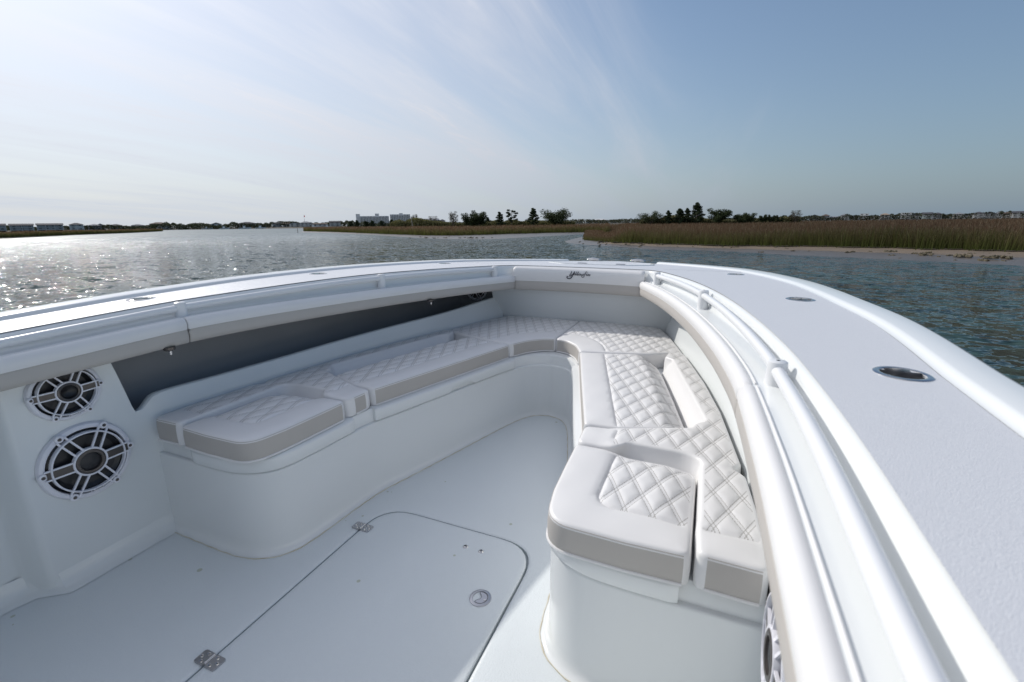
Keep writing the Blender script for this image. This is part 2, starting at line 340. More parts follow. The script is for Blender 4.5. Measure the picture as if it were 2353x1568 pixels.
# --- liner walls with the storage opening, pockets behind them
SO = pchip([.9, 1.0, 1.1, 1.38, 1.6, 1.9, 2.23, 2.51, 2.83, 3.11, 3.4], [1.075, 1.068, 1.063, 1.040, 1.013, .975, .914, .848, .765, .692, .615])   # cushion's outer edge
def wall_y(x, z, sd):
    pod = 1.100 if sd > 0 else 1.072
    t = np.clip((x - .555) / .06, 0, 1); t = t * t * (3 - 2 * t); y = 1.19 * (1 - t) + pod * t
    s = np.clip((x - .95) / .12, 0, 1); y = y * (1 - s) + (SO(np.maximum(x, .9)) + .008 + .30 * np.clip(z - .48, 0, .2)) * s
    return y
lip = [(3.38, .645), (3.19, .632), (2.8, .606), (2.34, .592), (1.72, .578), (1.34, .574), (1.12, .577), (1.05, .577), (1.02, .570), (.995, .548), (.975, .531), (.962, .527), (.952, .538), (.938, .613), (.916, .728), (.90, .80)]
for sd in (1, -1):
    lipd = resample(smooth_path(lip, 6), .018)
    outl = np.vstack([resample([(-4.2, .80), (-4.2, 0), (.3, 0), (1.03, 0), (1.06, .3), (3.38, .42)], .06), lipd[:-1], resample([(.90, .80), (-4.2, .80)], .06)[:-1]])
    outl = resample(outl, .03, True)
    if area(outl) < 0: outl = outl[::-1]
    gx, gz = np.meshgrid(np.r_[np.arange(-4.15, .53, .08), np.arange(.54, .64, .012), np.arange(.66, 3.4, .045)], np.arange(.03, .8, .045)); Q = np.stack([gx.ravel(), gz.ravel()], 1)
    Q = Q[inside(Q, outl)]; Q = Q[seg_dist(Q, outl) > .015]
    V = [Vector(p) for p in outl] + [Vector(p) for p in Q]; n = len(outl)
    vv, ee, ff, *_ = delaunay_2d_cdt(V, [(i, (i + 1) % n) for i in range(n)], [], 1, 1e-6)
    vv = np.array([tuple(p) for p in vv]); Y = wall_y(vv[:, 0], vv[:, 1], sd)
    m = MB(); m.add([(p[0], y * sd, p[1]) for p, y in zip(vv, Y)], [tuple(f) if sd > 0 else tuple(f)[::-1] for f in ff])
    rows = []
    for k, (o_, dz) in enumerate(((0, 0), (.004, .004), (.012, .006), (.03, .002), (.034, -.03))):
        rows.append([(x, (float(wall_y(x, z, sd)) + o_) * sd, z + dz) for x, z in lipd])
    m.grid(rows if sd < 0 else [r[::-1] for r in rows]); m.build('liner_wall', 'liner', boat, sharp=50)
    # cove between wall and sole
    rows = []
    for x in np.linspace(-4.2, 1.04, 90):
        y = float(wall_y(x, 0, sd)); rows.append([(x, (y - .055) * sd, .0015), (x, (y - .03) * sd, .006), (x, (y - .012) * sd, .020), (x, (y - .003) * sd, .048), (x, (y + .002) * sd, .07)])
    MB().grid(rows).build('sole_cove', 'liner', boat)
    # pocket: hull skin, floor, end panels
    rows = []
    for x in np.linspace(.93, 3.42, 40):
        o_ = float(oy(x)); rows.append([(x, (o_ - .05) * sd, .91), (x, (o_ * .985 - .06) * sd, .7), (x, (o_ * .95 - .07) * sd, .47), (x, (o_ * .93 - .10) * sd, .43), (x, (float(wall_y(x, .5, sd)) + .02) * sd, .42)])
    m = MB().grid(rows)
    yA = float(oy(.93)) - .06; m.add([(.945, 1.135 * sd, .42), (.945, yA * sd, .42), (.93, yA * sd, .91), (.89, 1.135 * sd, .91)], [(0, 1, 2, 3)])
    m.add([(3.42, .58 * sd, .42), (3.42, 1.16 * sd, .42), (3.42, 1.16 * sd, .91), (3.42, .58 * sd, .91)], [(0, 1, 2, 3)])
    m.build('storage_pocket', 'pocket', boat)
# bulkhead under the bow bolster
rows = []
for y in np.linspace(-.70, .70, 41):
    b = .035 * (abs(y) / .7)**2; rows.append([(3.42 - b, y, .36), (3.415 - b, y, .50), (3.40 - b, y, .56), (3.36 - b, y, .66), (3.315 - b * .8, y, .76), (3.30, y, .86)])
MB().grid(rows).build('bow_bulkhead', 'liner', boat)

# --- sole with the hatch cut out
HX0, HX1, HW = -.45, 1.458, .357
def hatch_loop(off): return resample(fillet([(HX0 - off, -HW - off), (HX1 + off, -HW - off), (HX1 + off, HW + off), (HX0 - off, HW + off)], [.10, .15, .15, .10]), .03, True)
hole = hatch_loop(.0075); cx, cy = .5, 0
outer = []
for p in hole:
    d = p - np.array((cx, cy)); t = min((2.9 - cx) / d[0] if d[0] > 1e-9 else 1e9, (-4.3 - cx) / d[0] if d[0] < -1e-9 else 1e9, 1.25 / abs(d[1]) if abs(d[1]) > 1e-9 else 1e9)
    outer.append(np.array((cx, cy)) + d * t)
lerp = lambda a, b, t: a + (b - a) * t
rows = [[(*lerp(np.array(o_), p, t), 0) for o_, p in zip(outer, hole)] for t in (0, .4, .75, .93)]
nin = normals_in(hole)
rows += [[(*(p - n_ * .012), 0) for p, n_ in zip(hole, nin)], [(*(p - n_ * .004), -.0012) for p, n_ in zip(hole, nin)], [(*p, -.005) for p in hole], [(*p, -.02) for p in hole], [(*(p + n_ * .03), -.021) for p, n_ in zip(hole, nin)]]
mi = []
m = MB().grid(rows, close_v=True); nn = len(hole)
mesh_obj('sole', m.v, m.f, ['sole', 'gutter'], boat, sharp=40, midx=[1 if i // nn >= 6 else 0 for i in range(len(m.f))])
lid = empty('hatch_lid', boat)
L0 = hatch_loop(0); nin = normals_in(L0)
rows = [[(*p, -.02) for p in L0], [(*p, -.004) for p in L0], [(*(p + n_ * .0012), -.0008) for p, n_ in zip(L0, nin)], [(*(p + n_ * .004), .0008) for p, n_ in zip(L0, nin)], [(*(p + n_ * .02), .0010) for p, n_ in zip(L0, nin)]]
for t in (.35, .7, .95): rows.append([(*lerp(p + n_ * .02, np.array((.5, 0)), t), .001) for p, n_ in zip(L0, nin)])
MB().grid(rows, close_v=True).build('panel', 'sole', lid, sharp=50)

def lathe_obj(name, prof, frame, mat, parent, n=32, **kw): return MB().lathe(prof, frame, n).build(name, mat, parent, **kw)
UPF = lambda x, y, z: ((x, y, z), (1, 0, 0), (0, 1, 0), (0, 0, 1))
for hx in (1.298, .641):
    h = empty('deck_hinge', boat, loc=(hx, .357, .0015))
    for s in (1, -1):
        P = fillet([(-.021, .004 * s), (.021, .004 * s), (.021, .043 * s), (-.021, .043 * s)], [.001, .001, .008, .008])
        if s < 0: P = P[::-1]
        m = MB(); k = len(P); m.add([(*p, 0) for p in P] + [(*p, .0028) for p in P] + [(*(p * .97 + np.array((0, .0006 * s))), .0036) for p in P], [tuple(range(2 * k, 3 * k))] + [(i, (i + 1) % k, (i + 1) % k + k, i + k) for i in range(k)] + [(i + k, (i + 1) % k + k, (i + 1) % k + 2 * k, i + 2 * k) for i in range(k)])
        m.build('leaf_plate', 'satin', h, sharp=25)
        for sx, sy in ((-.012, .018), (.012, .018), (0, .033)):
            lathe_obj('screw', [(.0001, .0050), (.0025, .0050), (.0028, .0036), (.0048, .0052), (.0055, .0036)], UPF(sx, sy * s, 0), 'steel', h, 12)
    MB().tube([(-.016, 0, .004), (.016, 0, .004)], .0048, 10).build('barrel', 'steel', h)
lt = empty('flush_latch', boat, loc=(1.152, -.266, .001))
lathe_obj('ring', [(.0375, 0), (.037, .002), (.034, .0035), (.027, .0035), (.0262, .001), (.0262, -.004)], UPF(0, 0, 0), 'satin', lt, 40)
lathe_obj('cup', [(.0262, -.004), (.022, -.012), (.0001, -.014)], UPF(0, 0, 0), 'black', lt, 24)
ang = np.linspace(math.radians(-205), math.radians(25), 22); P = np.vstack([np.stack([.0245 * np.cos(ang), .0245 * np.sin(ang)], 1), [(.016, .009), (.011, .002), (.004, -.002), (-.006, -.001), (-.012, .006), (-.017, .010)]])
V = [Vector(p) for p in P]; vv, ee, ff, *_ = delaunay_2d_cdt(V, [(i, (i + 1) % len(P)) for i in range(len(P))], [], 1, 1e-6)
MB().add([(p[0], p[1], .0028) for p in vv], [tuple(f) for f in ff]).build('handle', 'satin', lt, smooth=False)
MB().tube([(p[0], p[1], .0026) for p in np.vstack([P, P[:1]])], .0007, 5).build('handle_rim', 'black', lt)
lathe_obj('keyhole', [(.0001, .0042), (.0045, .0042), (.005, .002)], UPF(-.004, -.018, 0), 'steel', lt, 14)
for p in ((1.359, -.097), (1.358, -.165)):
    s = lathe_obj('deck_screw', [(.0001, .0048), (.004, .0044), (.008, .003), (.0098, .0008), (.0105, 0)], UPF(*p, .001), 'steel', boat, 20)
    MB().box((p[0], p[1], .0058), (.006, .0009, .0006)).box((p[0], p[1], .0058), (.0009, .006, .0006)).build('screw_slot', 'black', s, smooth=False)

# --- seat base
half = smooth_path([(1.0, 1.16), (1.0, 1.0), (.998, .85), (.998, .74), (1.004, .665), (1.025, .598), (1.065, .548), (1.125, .520), (1.25, .506), (1.42, .495), (1.56, .477), (1.70, .436), (2.0, .350), (2.28, .272), (2.50, .205), (2.62, .150), (2.685, .085), (2.71, 0)], 8)
half = resample(half, .02); full = np.vstack([half, mirror(half[:-1][::-1], -1)])
tg = np.gradient(full, axis=0); tg /= np.linalg.norm(tg, axis=1)[:, None]; nf = np.stack([tg[:, 1], -tg[:, 0]], 1)     # towards the cockpit
if (np.array((1.5, 0)) - full[len(full) // 3]) @ nf[len(full) // 3] < 0: nf = -nf
def sweep(prof, lo=0, hi=None, path=full, nrm=nf): return [[(*(p + n_ * d), z) for d, z in prof] for p, n_ in zip(path[lo:hi], nrm[lo:hi])]
MB().grid(sweep([(.027, .0012), (.020, .003), (.012, .008), (.005, .018), (.002, .030), (0, .05), (0, .33), (0, .338), (-.003, .3425), (-.014, .344), (-.014, .400), (-.018, .407), (-.03, .408)])).build('seat_base', 'gel', boat, sharp=50)
MB().tube([(*(p + n_ * (.0275 + .0012 * math.sin(i * 1.7))), .0015) for i, (p, n_) in enumerate(zip(full, nf))], [.0016 + .0008 * abs(math.sin(i * .9 + math.sin(i * .37))) for i in range(len(full))], 6).build('sealant_bead', 'seal', boat)
# top of the base under the cushions
top_loop = np.vstack([full + nf * -.025, [(1.025, -1.06), (1.6, -1.02), (2.23, -.92), (2.83, -.77), (3.38, -.62), (3.415, 0), (3.38, .62), (2.83, .77), (2.23, .92), (1.6, 1.02), (1.025, 1.06)]])
tl = [Vector(p) for p in top_loop]; vv, ee, ff, *_ = delaunay_2d_cdt(tl, [(i, (i + 1) % len(tl)) for i in range(len(tl))], [], 1, 1e-6)
MB().add([(p[0], p[1], .4075) for p in vv], [tuple(f) for f in ff]).build('seat_top', 'gel', boat, smooth=False)
arc = np.r_[0, np.cumsum(np.linalg.norm(np.diff(full, axis=0), axis=1))]
def lid_part(i0, i1, notch=None):
    rows = []
    for i in range(i0, i1 + 1):
        zb = .3505
        if notch:
            t = abs(full[i][0] - notch) / .075; zb += .022 * float(np.clip((1.15 - t) / .3, 0, 1))
        e_ = min(i - i0, i1 - i); k = .3 if e_ == 0 else 1.0
        rows.append([(*(full[i] + nf[i] * d * (k if d > 0 else 1)), z) for d, z in ((-.02, zb + .002), (.008, zb), (.0105, zb + .003), (.0105, .394), (.008, .402), (.001, .4075), (-.04, .4095))])
    m = MB().grid(rows); n = len(rows[0]); k = len(m.v); m.f.append(tuple(range(n))); m.f.append(tuple(range(k - n, k))); return m.build('locker_lid', 'gel', boat, sharp=45)
nh = len(half)
ia = min(range(nh), key=lambda i: abs(half[i][1] - .885) + (half[i][0] > 1.05)); ib = min(range(nh), key=lambda i: abs(half[i][0] - 1.445)); ic = min(range(nh), key=lambda i: abs(half[i][0] - 1.572)); idd = min(range(nh), key=lambda i: abs(half[i][0] - 2.555))
nt_ = len(full) - 1
lid_part(ia, ib); lid_part(ic, idd, 2.11); lid_part(nt_ - ib, nt_ - ia); lid_part(nt_ - idd, nt_ - ic, 2.11)

# --- coaming bolsters
def bolster(path2, nrm2, zref, grey, white, label=None, pipe=None, ends=(1, 1)):
    e = empty('coaming_bolster', boat)
    if label: e['label'] = label
    n = len(path2)
    def rows(prof):
        out = []
        for i, (p, q, z) in enumerate(zip(path2, nrm2, zref)):
            out.append([(*(p + q * d), z + h) for d, h in prof])
        for end, on in ((0, ends[0]), (-1, ends[1])):
            if not on: continue
            r = np.array(out[end]); j = 1 if end == 0 else -2; c_ = r.mean(0)
            tgt = r + (r - np.array(out[j])) * 0; tgt = tgt * .86 + (c_ + np.array((*(nrm2[end] * .022), -.01))) * .14
            step = (r - np.array(out[j])); step /= np.linalg.norm(step, axis=1)[:, None] + 1e-9; tgt = tgt + step * .006
            if end == 0: out = [list(map(tuple, tgt))] + out
            else: out = out + [list(map(tuple, tgt))]
        return out
    def part(name, prof, mat):
        R_ = rows(prof); m = MB().grid(R_); k = len(R_[0]); L = len(m.v); m.f.append(tuple(range(k))[::-1]); m.f.append(tuple(range(L - k, L))); m.build(name, mat, e, sharp=70)
    part('grey_panel', grey, 'grey'); part('white_panel', white, 'vinyl')
    MB().tube([(*(p + q * (grey[-1][0] + .0005)), z + grey[-1][1]) for p, q, z in zip(path2, nrm2, zref)], .0022, 6).build('seam', 'grey', e)
    if pipe: MB().tube([(*(p + q * pipe[0]), z + pipe[1]) for p, q, z in zip(path2, nrm2, zref)], .0026, 8).build('piping', 'vinyl', e)
    return e
GREY = [(.040, -.094), (.022, -.097), (.008, -.095), (.001, -.088), (-.002, -.075), (-.002, -.058), (.0, -.043)]
WHITE = [(.0, -.043), (-.003, -.034), (-.004, -.022), (-.001, -.010), (.005, -.002), (.013, .003), (.021, .003), (.027, .000), (.031, -.006), (.032, -.03)]
for sd in (1, -1):
    for x0, x1, lb in ((-3.9, 1.112, None), (1.128, 3.20, None)):
        xs = np.linspace(x0, x1, 60); p = np.stack([xs, (Rr(xs) - .041 + .006 * np.clip((.85 - xs) / .45, 0, 1))], 1); t = np.gradient(p, axis=0); t /= np.linalg.norm(t, axis=1)[:, None]; q = np.stack([-t[:, 1], t[:, 0]], 1)
        bolster(mirror(p, sd), mirror(q, sd), zl(xs), GREY, WHITE, pipe=(.0335, .001))
ys = np.linspace(-.472, .472, 50); p = np.stack([3.253 - .035 * (ys / .46)**2, ys], 1); q = np.tile((1.0, 0.0), (50, 1))
bowb = bolster(p, q, np.full(50, -.011), [(.05, .748), (.02, .746), (.006, .748), (.0, .757), (-.002, .78), (0, .815)], [(0, .815), (-.005, .835), (-.006, .875), (-.003, .897), (.006, .911), (.02, .919), (.038, .919), (.048, .912), (.05, .88)], label='bow bolster with dark script lettering')
MB().tube([(*(a + np.array((.045, 0))), .906) for a in p], .005, 8).build('piping', 'vinyl', bowb)

# lettering on the bow bolster
STROKES = [([(680, 200), (672, 240), (648, 285), (622, 320), (612, 342), (622, 356), (645, 352), (675, 325), (700, 290)], 20),
           ([(778, 205), (745, 262), (720, 312), (696, 360), (664, 405), (620, 430), (575, 432), (540, 415), (528, 392), (542, 372), (566, 368), (576, 376)], 26),
           ([(722, 300), (752, 296), (780, 280), (786, 262), (772, 254), (752, 272), (742, 298), (752, 318), (775, 318), (800, 300)], 12),
           ([(852, 208), (830, 250), (808, 292), (802, 316), (818, 322), (842, 304)], 17), ([(902, 212), (880, 255), (860, 294), (852, 318), (866, 326), (894, 308)], 17),
           ([(928, 280), (906, 290), (897, 312), (908, 330), (930, 328), (946, 306), (940, 284), (925, 282), (944, 292), (972, 288)], 12),
           ([(976, 284), (962, 312), (968, 334), (988, 330), (1008, 302), (1018, 286), (1006, 314), (1012, 336), (1034, 334), (1056, 308), (1054, 286), (1046, 290), (1078, 292)], 13),
           ([(1166, 240), (1158, 222), (1140, 218), (1120, 240), (1102, 284), (1082, 334), (1060, 376), (1030, 392), (1002, 384), (990, 364), (1000, 350)], 15),
           ([(1080, 284), (1120, 288), (1150, 288)], 10), ([(1164, 286), (1148, 312), (1140, 332), (1152, 342), (1178, 322)], 14), ([(1172, 262), (1182, 264)], 14),
           ([(1204, 292), (1190, 322), (1180, 346)], 14), ([(1188, 326), (1210, 300), (1230, 298), (1230, 312), (1216, 338), (1228, 346), (1250, 330), (1268, 300)], 12)]
let = MB()
for pts, w in STROKES:
    c_ = smooth_path(pts, 5); P3 = []
    for zx, zy in c_:
        q = on_x((2200 + zx / 7.843) / 1.74076, (1060 + zy / 7.843) / 1.74076, 3.2435); P3.append(q)
    P3 = np.array(P3); t = np.gradient(P3, axis=0); t /= np.linalg.norm(t, axis=1)[:, None] + 1e-12; sd_ = np.stack([np.zeros(len(t)), -t[:, 2], t[:, 1]], 1)
    n = len(P3); wv = .5 * w * .00023 * np.clip(np.minimum(np.arange(n), np.arange(n)[::-1]) / 3 + .45, 0, 1)
    fr = np.array((-.0012, 0, 0))
    let.grid([list(P3 + sd_ * wv[:, None] + fr * 0), list(P3 + sd_ * wv[:, None] + fr), list(P3 - sd_ * wv[:, None] + fr), list(P3 - sd_ * wv[:, None])])
let.build('lettering', 'navy', bowb, smooth=False)

# --- grab rails
for sd in (1, -1):
    g = empty('grab_rail', boat); xs = np.linspace(-3.9, 3.10, 140)
    MB().tube([(x, float(Ra(x)) * sd, float(zd(x)) - .020) for x in xs], .0138, 16).build('tube', 'paint', g)
    for px in (-3.9, -2.95, -2.0, -1.0, .06, 1.148, 2.17, 3.10):
        b, z0, z1 = (px, float(Ra(px)) * sd, 0), float(zl(px)) - .002, float(zd(px)) + .003
        post = lathe_obj('post', [(.0232, z0), (.0228, z0 + .004), (.0205, z1 - .008), (.0195, z1 - .002), (.0165, z1), (.0001, z1 + .0008)], UPF(*b), 'paint', g, 24)
        lathe_obj('set_screw', [(.0045, z1 + .0006), (.0035, z1 + .0014), (.0001, z1 + .0008)], UPF(*b), 'black', g, 12)
# --- cup holders in the deck
for sd in (1, -1):
    for px, py in ((1.137, 1.258), (2.036, 1.206), (3.150, 1.030), (.10, 1.27)):
        ch = empty('cup_holder', boat, loc=(px, py * sd, float(zd(px)) + .004))
        lathe_obj('flange', [(.0505, -.003), (.0500, .0002), (.047, .0018), (.040, .0022), (.0382, .0010), (.0375, -.006)], UPF(0, 0, 0), 'steel', ch, 48)
        lathe_obj('cup', [(.0375, -.006), (.037, -.04), (.036, -.09), (.0001, -.092)], UPF(0, 0, 0), 'satin', ch, 40)
# holes through the deck sheets where the cups drop in are closed off by a dark liner
for o in [o for o in boat.children if o.name.split('.')[0] in ('deck', 'nonskid_panel')]:
    bm = bmesh.new(); bm.from_mesh(o.data)
    for sd in (1, -1):
        for px, py in ((1.137, 1.258), (2.036, 1.206), (3.150, 1.030), (.10, 1.27)):
            c_ = Vector((px, py * sd, float(zd(px))))
            # local refinement, then cut a round hole
            for it in range(4):
                ed = [e for e in bm.edges if min((v.co - c_).length for v in e.verts) < .16 and e.calc_length() > .018 and ((e.verts[0].co + e.verts[1].co) / 2 - c_).length < .12]
                if ed: bmesh.ops.subdivide_edges(bm, edges=ed, cuts=1, use_grid_fill=True)
            bmesh.ops.triangulate(bm, faces=[f for f in bm.faces if len(f.verts) > 4])
            kill = [f for f in bm.faces if (f.calc_center_median() - c_).xy.length < .040]
            bmesh.ops.delete(bm, geom=kill, context='FACES')
    bm.to_mesh(o.data); bm.free()
    o.data.polygons.foreach_set('use_smooth', [True] * len(o.data.polygons)); o.data.set_sharp_from_angle(angle=math.radians(60))

# --- bow hardware
for sd in (1, -1):
    cl = empty('pop_up_cleat', boat, loc=(4.76, .222 * sd, float(zd(4.76)) + .002))
    lathe_obj('base', [(.052, 0), (.051, .004), (.046, .006), (.0001, .007)], UPF(0, 0, 0), 'steel', cl, 32)
    m = MB()
    for k in range(13):
        pass
    rows = []
    for t in np.linspace(-1, 1, 15):
        w = .026 * math.sqrt(max(0, 1 - t * t)) + .002; h = .026 * (1 - .55 * abs(t)**1.6)
        rows.append([(w * math.cos(a), .075 * t, .010 + h * (0.25 + math.sin(a) * .75) * 1.0) for a in np.linspace(-.3, math.pi + .3, 11)])
    m.grid(rows).build('horn', 'steel', cl)
    for a in (-.025, .025): MB().tube([(0, a, 0), (0, a, .014)], .010, 10).build('stud', 'steel', cl)
ah = empty('anchor_hatch', boat)
AL = fillet([(3.74, -.26), (3.98, -.46), (4.38, -.42), (4.46, 0), (4.38, .42), (3.98, .46), (3.74, .26), (3.735, 0)], .10); AL = resample(AL, .02, True)
if area(AL) < 0: AL = AL[::-1]
nin = normals_in(AL); zz = lambda p, h: (p[0], p[1], float(zd(p[0])) + .0035 + h)
rows = [[zz(p, 0) for p in AL], [zz(p + n_ * .001, .005) for p, n_ in zip(AL, nin)], [zz(p + n_ * .004, .0065) for p, n_ in zip(AL, nin)], [zz(p + n_ * .03, .0065) for p, n_ in zip(AL, nin)], [zz(p + n_ * .033, .005) for p, n_ in zip(AL, nin)]]
for t in (.4, .8, .98): rows.append([zz(lerp(p + n_ * .033, np.array((4.1, 0)), t), .005) for p, n_ in zip(AL, nin)])
m = MB().grid(rows, close_v=True); na = len(AL)
mesh_obj('panel', m.v, m.f, ['gel', 'skid'], ah, sharp=50, midx=[1 if i // na >= 4 else 0 for i in range(len(m.f))])
for y in (.10, -.217):
    h = empty('hatch_hinge', ah, loc=(3.80, y, float(zd(3.8)) + .0095))
    o = MB().box((-.022, 0, .001), (.018, .036, .0012)).box((.022, 0, .001), (.018, .036, .0012)).tube([(0, -.036, .003), (0, .036, .003)], .004, 8).build('hatch_hinge', 'satin', ah, sharp=30)
    o.location = h.location; bpy.data.objects.remove(h)

# --- speakers
def text_mesh(s, size, name, mat, parent, frame, loc2):
    cu = bpy.data.curves.new(name, 'FONT'); cu.body = s; cu.size = size; cu.align_x = 'CENTER'; cu.align_y = 'CENTER'; cu.extrude = .0004
    to = bpy.data.objects.new(name, cu); COL.objects.link(to); dg = bpy.context.evaluated_depsgraph_get(); me = bpy.data.meshes.new_from_object(to.evaluated_get(dg)); bpy.data.objects.remove(to)
    me.materials.clear(); me.materials.append(MAT[mat]); ob = bpy.data.objects.new(name, me); COL.objects.link(ob); ob.parent = parent
    o, ex, ey, ez = [Vector(a) for a in frame]; (u, v, w, ang) = loc2; c_, s_ = math.cos(ang), math.sin(ang); a, b = ex * c_ + ey * s_, ey * c_ - ex * s_; p = o + ex * u + ey * v + ez * w
    ob.matrix_local = Matrix([[a[i], b[i], ez[i], p[i]] for i in range(3)] + [[0, 0, 0, 1]]); return ob
def speaker(frame, r, tweeter, badge=True):
    s = empty('speaker', boat); F = [np.array(a, float) for a in frame]; o, ex, ey, ez = F
    lathe_obj('flange', [(r, 0), (r * .995, .006), (r * .965, .013), (r * .90, .0165), (r * .865, .015), (r * .855, .006), (r * .85, .0005)], frame, 'grille', s, 56)
    lathe_obj('surround', [(r * .85, .0008), (r * .80, .008), (r * .74, .0095), (r * .68, .004), (r * .64, .0015)], frame, 'black', s, 48)
    lathe_obj('cone', [(r * .645, .0016), (r * .45, .0012), (r * .22, .0010), (.0001, .0010)], frame, 'cone', s, 40)
    g = MB(); zt = lambda q: .030 - .006 * (q * q)                      # slightly domed grille
    g.grid([[o + rr * r * (math.cos(a) * ex + math.sin(a) * ey) + z * ez for a in np.linspace(0, 2 * math.pi, 57)[:-1]] for rr, z in ((.79, .012), (.79, zt(.79)), (.785, zt(.785) + .002), (.755, zt(.755) + .002), (.75, zt(.75)), (.75, .015))], close_v=True)
    g.grid([[o + rr * r * (math.cos(a) * ex + math.sin(a) * ey) + z * ez for a in np.linspace(0, 2 * math.pi, 41)[:-1]] for rr, z in ((.37, .018), (.37, .030), (.365, .032), (.325, .032), (.32, .030), (.32, .018))], close_v=True)
    def bar(mb, ang, off, r0, r1, w, z0, z1, th=.006):
        d = math.cos(ang) * ex + math.sin(ang) * ey; q = -math.sin(ang) * ex + math.cos(ang) * ey
        a = o + d * r0 * r + q * off * r + ez * z0; b = o + d * r1 * r + q * off * r + ez * z1; wq = q * w * r
        mb.add([a - wq, a + wq, b + wq, b - wq, a - wq + ez * th, a + wq + ez * th, b + wq + ez * th, b - wq + ez * th], [(4, 5, 6, 7), (0, 4, 7, 3), (1, 2, 6, 5), (0, 1, 5, 4), (3, 7, 6, 2)])
    for k in range(6):
        ang = math.radians(60 * k)
        if k % 3 == 0:
            for of in (-.115, .115): bar(g, ang, of, .33, .90, .02, .024, .017)
        else:
            for of in (-.095, .095): bar(g, ang, of, .34, .90, .022, .024, .016)
        c_ = o + r * .925 * (math.cos(ang) * ex + math.sin(ang) * ey)
        g.grid([[c_ + rr * r * (math.cos(a) * ex + math.sin(a) * ey) + z * ez for a in np.linspace(0, 2 * math.pi, 17)[:-1]] for rr, z in ((.095, .008), (.09, .0205), (.05, .0225), (.0005, .0225))], close_v=True)
        lathe_obj('screw', [(r * .042, .0226), (r * .036, .0245), (r * .012, .0240), (.0001, .0226)], (c_, ex, ey, ez), 'gunmetal', s, 14)
    g.build('grille', 'grille', s, sharp=35)
    for k in (0, 3):
        t = MB(); bar(t, math.radians(60 * k), 0, .25, .86, .092, .0245, .0175); t.build('trim_bar', 'gunmetal', s, sharp=30)
    lathe_obj('hub_ring', [(r * .318, .024), (r * .312, .033), (r * .27, .0345), (r * .235, .033), (r * .23, .026)], frame, 'gunmetal', s, 40)
    lathe_obj('hub', [(r * .232, .026), (r * .18, .029 if not tweeter else .020), (.0001, .031 if not tweeter else .016)], frame, 'cone' if not tweeter else 'black', s, 32)
    if badge:
        a = math.radians(-88); m = MB(); P = [(-.16, -.025), (.16, -.025), (.13, .04), (-.13, .04)]
        an = math.radians(8) ; ctr = o + r * .80 * (math.cos(a) * ex + math.sin(a) * ey) + .0255 * ez
        m.add([ctr + r * (u * ex + v * ey) for u, v in P] + [ctr + r * (u * ex + v * ey) - .004 * ez for u, v in P], [(0, 1, 2, 3), (0, 4, 5, 1), (1, 5, 6, 2), (2, 6, 7, 3), (3, 7, 4, 0)]); m.build('badge', 'grille', s, smooth=False)
        text_mesh('JL AUDIO', r * .068, 'badge_lettering', 'black', s, frame, (r * .80 * math.cos(a), r * .80 * math.sin(a) + r * .006, .0262, 0))
    return s
PF = lambda x, y, z: ((x, y, z), (1, 0, 0), (0, 0, 1), (0, -1, 0)); SF = lambda x, y, z: ((x, y, z), (-1, 0, 0), (0, 0, 1), (0, 1, 0))
speaker(PF(.777, 1.099, .422), .137, False)['label'] = 'large lower speaker with grey hub'
speaker(PF(.766, 1.099, .686), .102, True)['label'] = 'smaller upper speaker with open black hub'
speaker(SF(.800, -1.071, .470), .137, False); speaker(SF(.790, -1.071, .715), .102, True)
fp = on_x(1094, 664, 3.40); speaker(((3.405, fp[1], fp[2]), (0, -1, 0), (0, 0, 1), (-1, 0, 0)), .10, True, badge=False)
for x, y in ((1.045, .975), (2.44, .715)):
    z = float(zl(x)) - .097
    c_ = empty('courtesy_light', boat, loc=(x, y, z))
    lathe_obj('bezel', [(.020, .004), (.020, -.006), (.016, -.011), (.012, -.012)], UPF(0, 0, 0), 'gunmetal', c_, 20); lathe_obj('lens', [(.012, -.011), (.008, -.014), (.0001, -.015)], UPF(0, 0, 0), 'gunmetal', c_, 16)
    MB().tube([(0, -.004, -.012), (0, -.004, -.026)], .006, 8).build('knob', 'satin', c_)

# --- unseen helm stand and hard top, added behind the camera to shade the cockpit
MAT['tint'] = new_mat('tinted_screen', (.015, .018, .02), .08)
cn = empty('added_console', boat, loc=(-2.0, 0, 0))
m = MB().grid([[(.75, -.50, .05), (.75, .50, .05), (-.75, .52, .05), (-.75, -.52, .05)], [(.72, -.50, .62), (.72, .50, .62), (-.75, .52, .62), (-.75, -.52, .62)], [(.38, -.47, .66), (.38, .47, .66), (-.75, .52, .66), (-.75, -.52, .66)], [(.26, -.45, 1.18), (.26, .45, 1.18), (-.5, .48, 1.18), (-.5, -.48, 1.18)]], close_v=True); k = len(m.v); m.f.append((k - 4, k - 3, k - 2, k - 1)); m.build('body', 'gel', cn, sharp=30)
MB().add([(.25, -.43, 1.19), (.25, .43, 1.19), (-.10, .40, 1.80), (-.10, -.40, 1.80)], [(0, 1, 2, 3)]).build('windscreen', 'tint', cn)
MB().box((.55, 0, .70), (.17, .44, .05)).build('front_cushion', 'vinyl', cn, sharp=30)
ht = empty('hard_top', boat, loc=(-2.35, 0, 2.02))  # unseen roof, added to hold sky light off the cockpit
rows = [[(p[0] * k_, p[1] * k_, z) for p in resample(fillet([(-1.35, -1.0), (1.30, -.92), (1.30, .92), (-1.35, 1.0)], .22), .12, True)] for k_, z in ((.97, -.03), (1, 0), (1, .03), (.95, .06), (.5, .085), (.01, .09))]
MB().grid(rows, close_v=True).build('added_roof_panel', 'gel', ht); MB().grid([[(p[0], p[1], -.029) for p in r_] for r_ in ([q for q in rows[0]], [(q[0] * .01, q[1] * .01, 0) for q in rows[0]])], close_v=True).build('headliner', 'liner', ht)
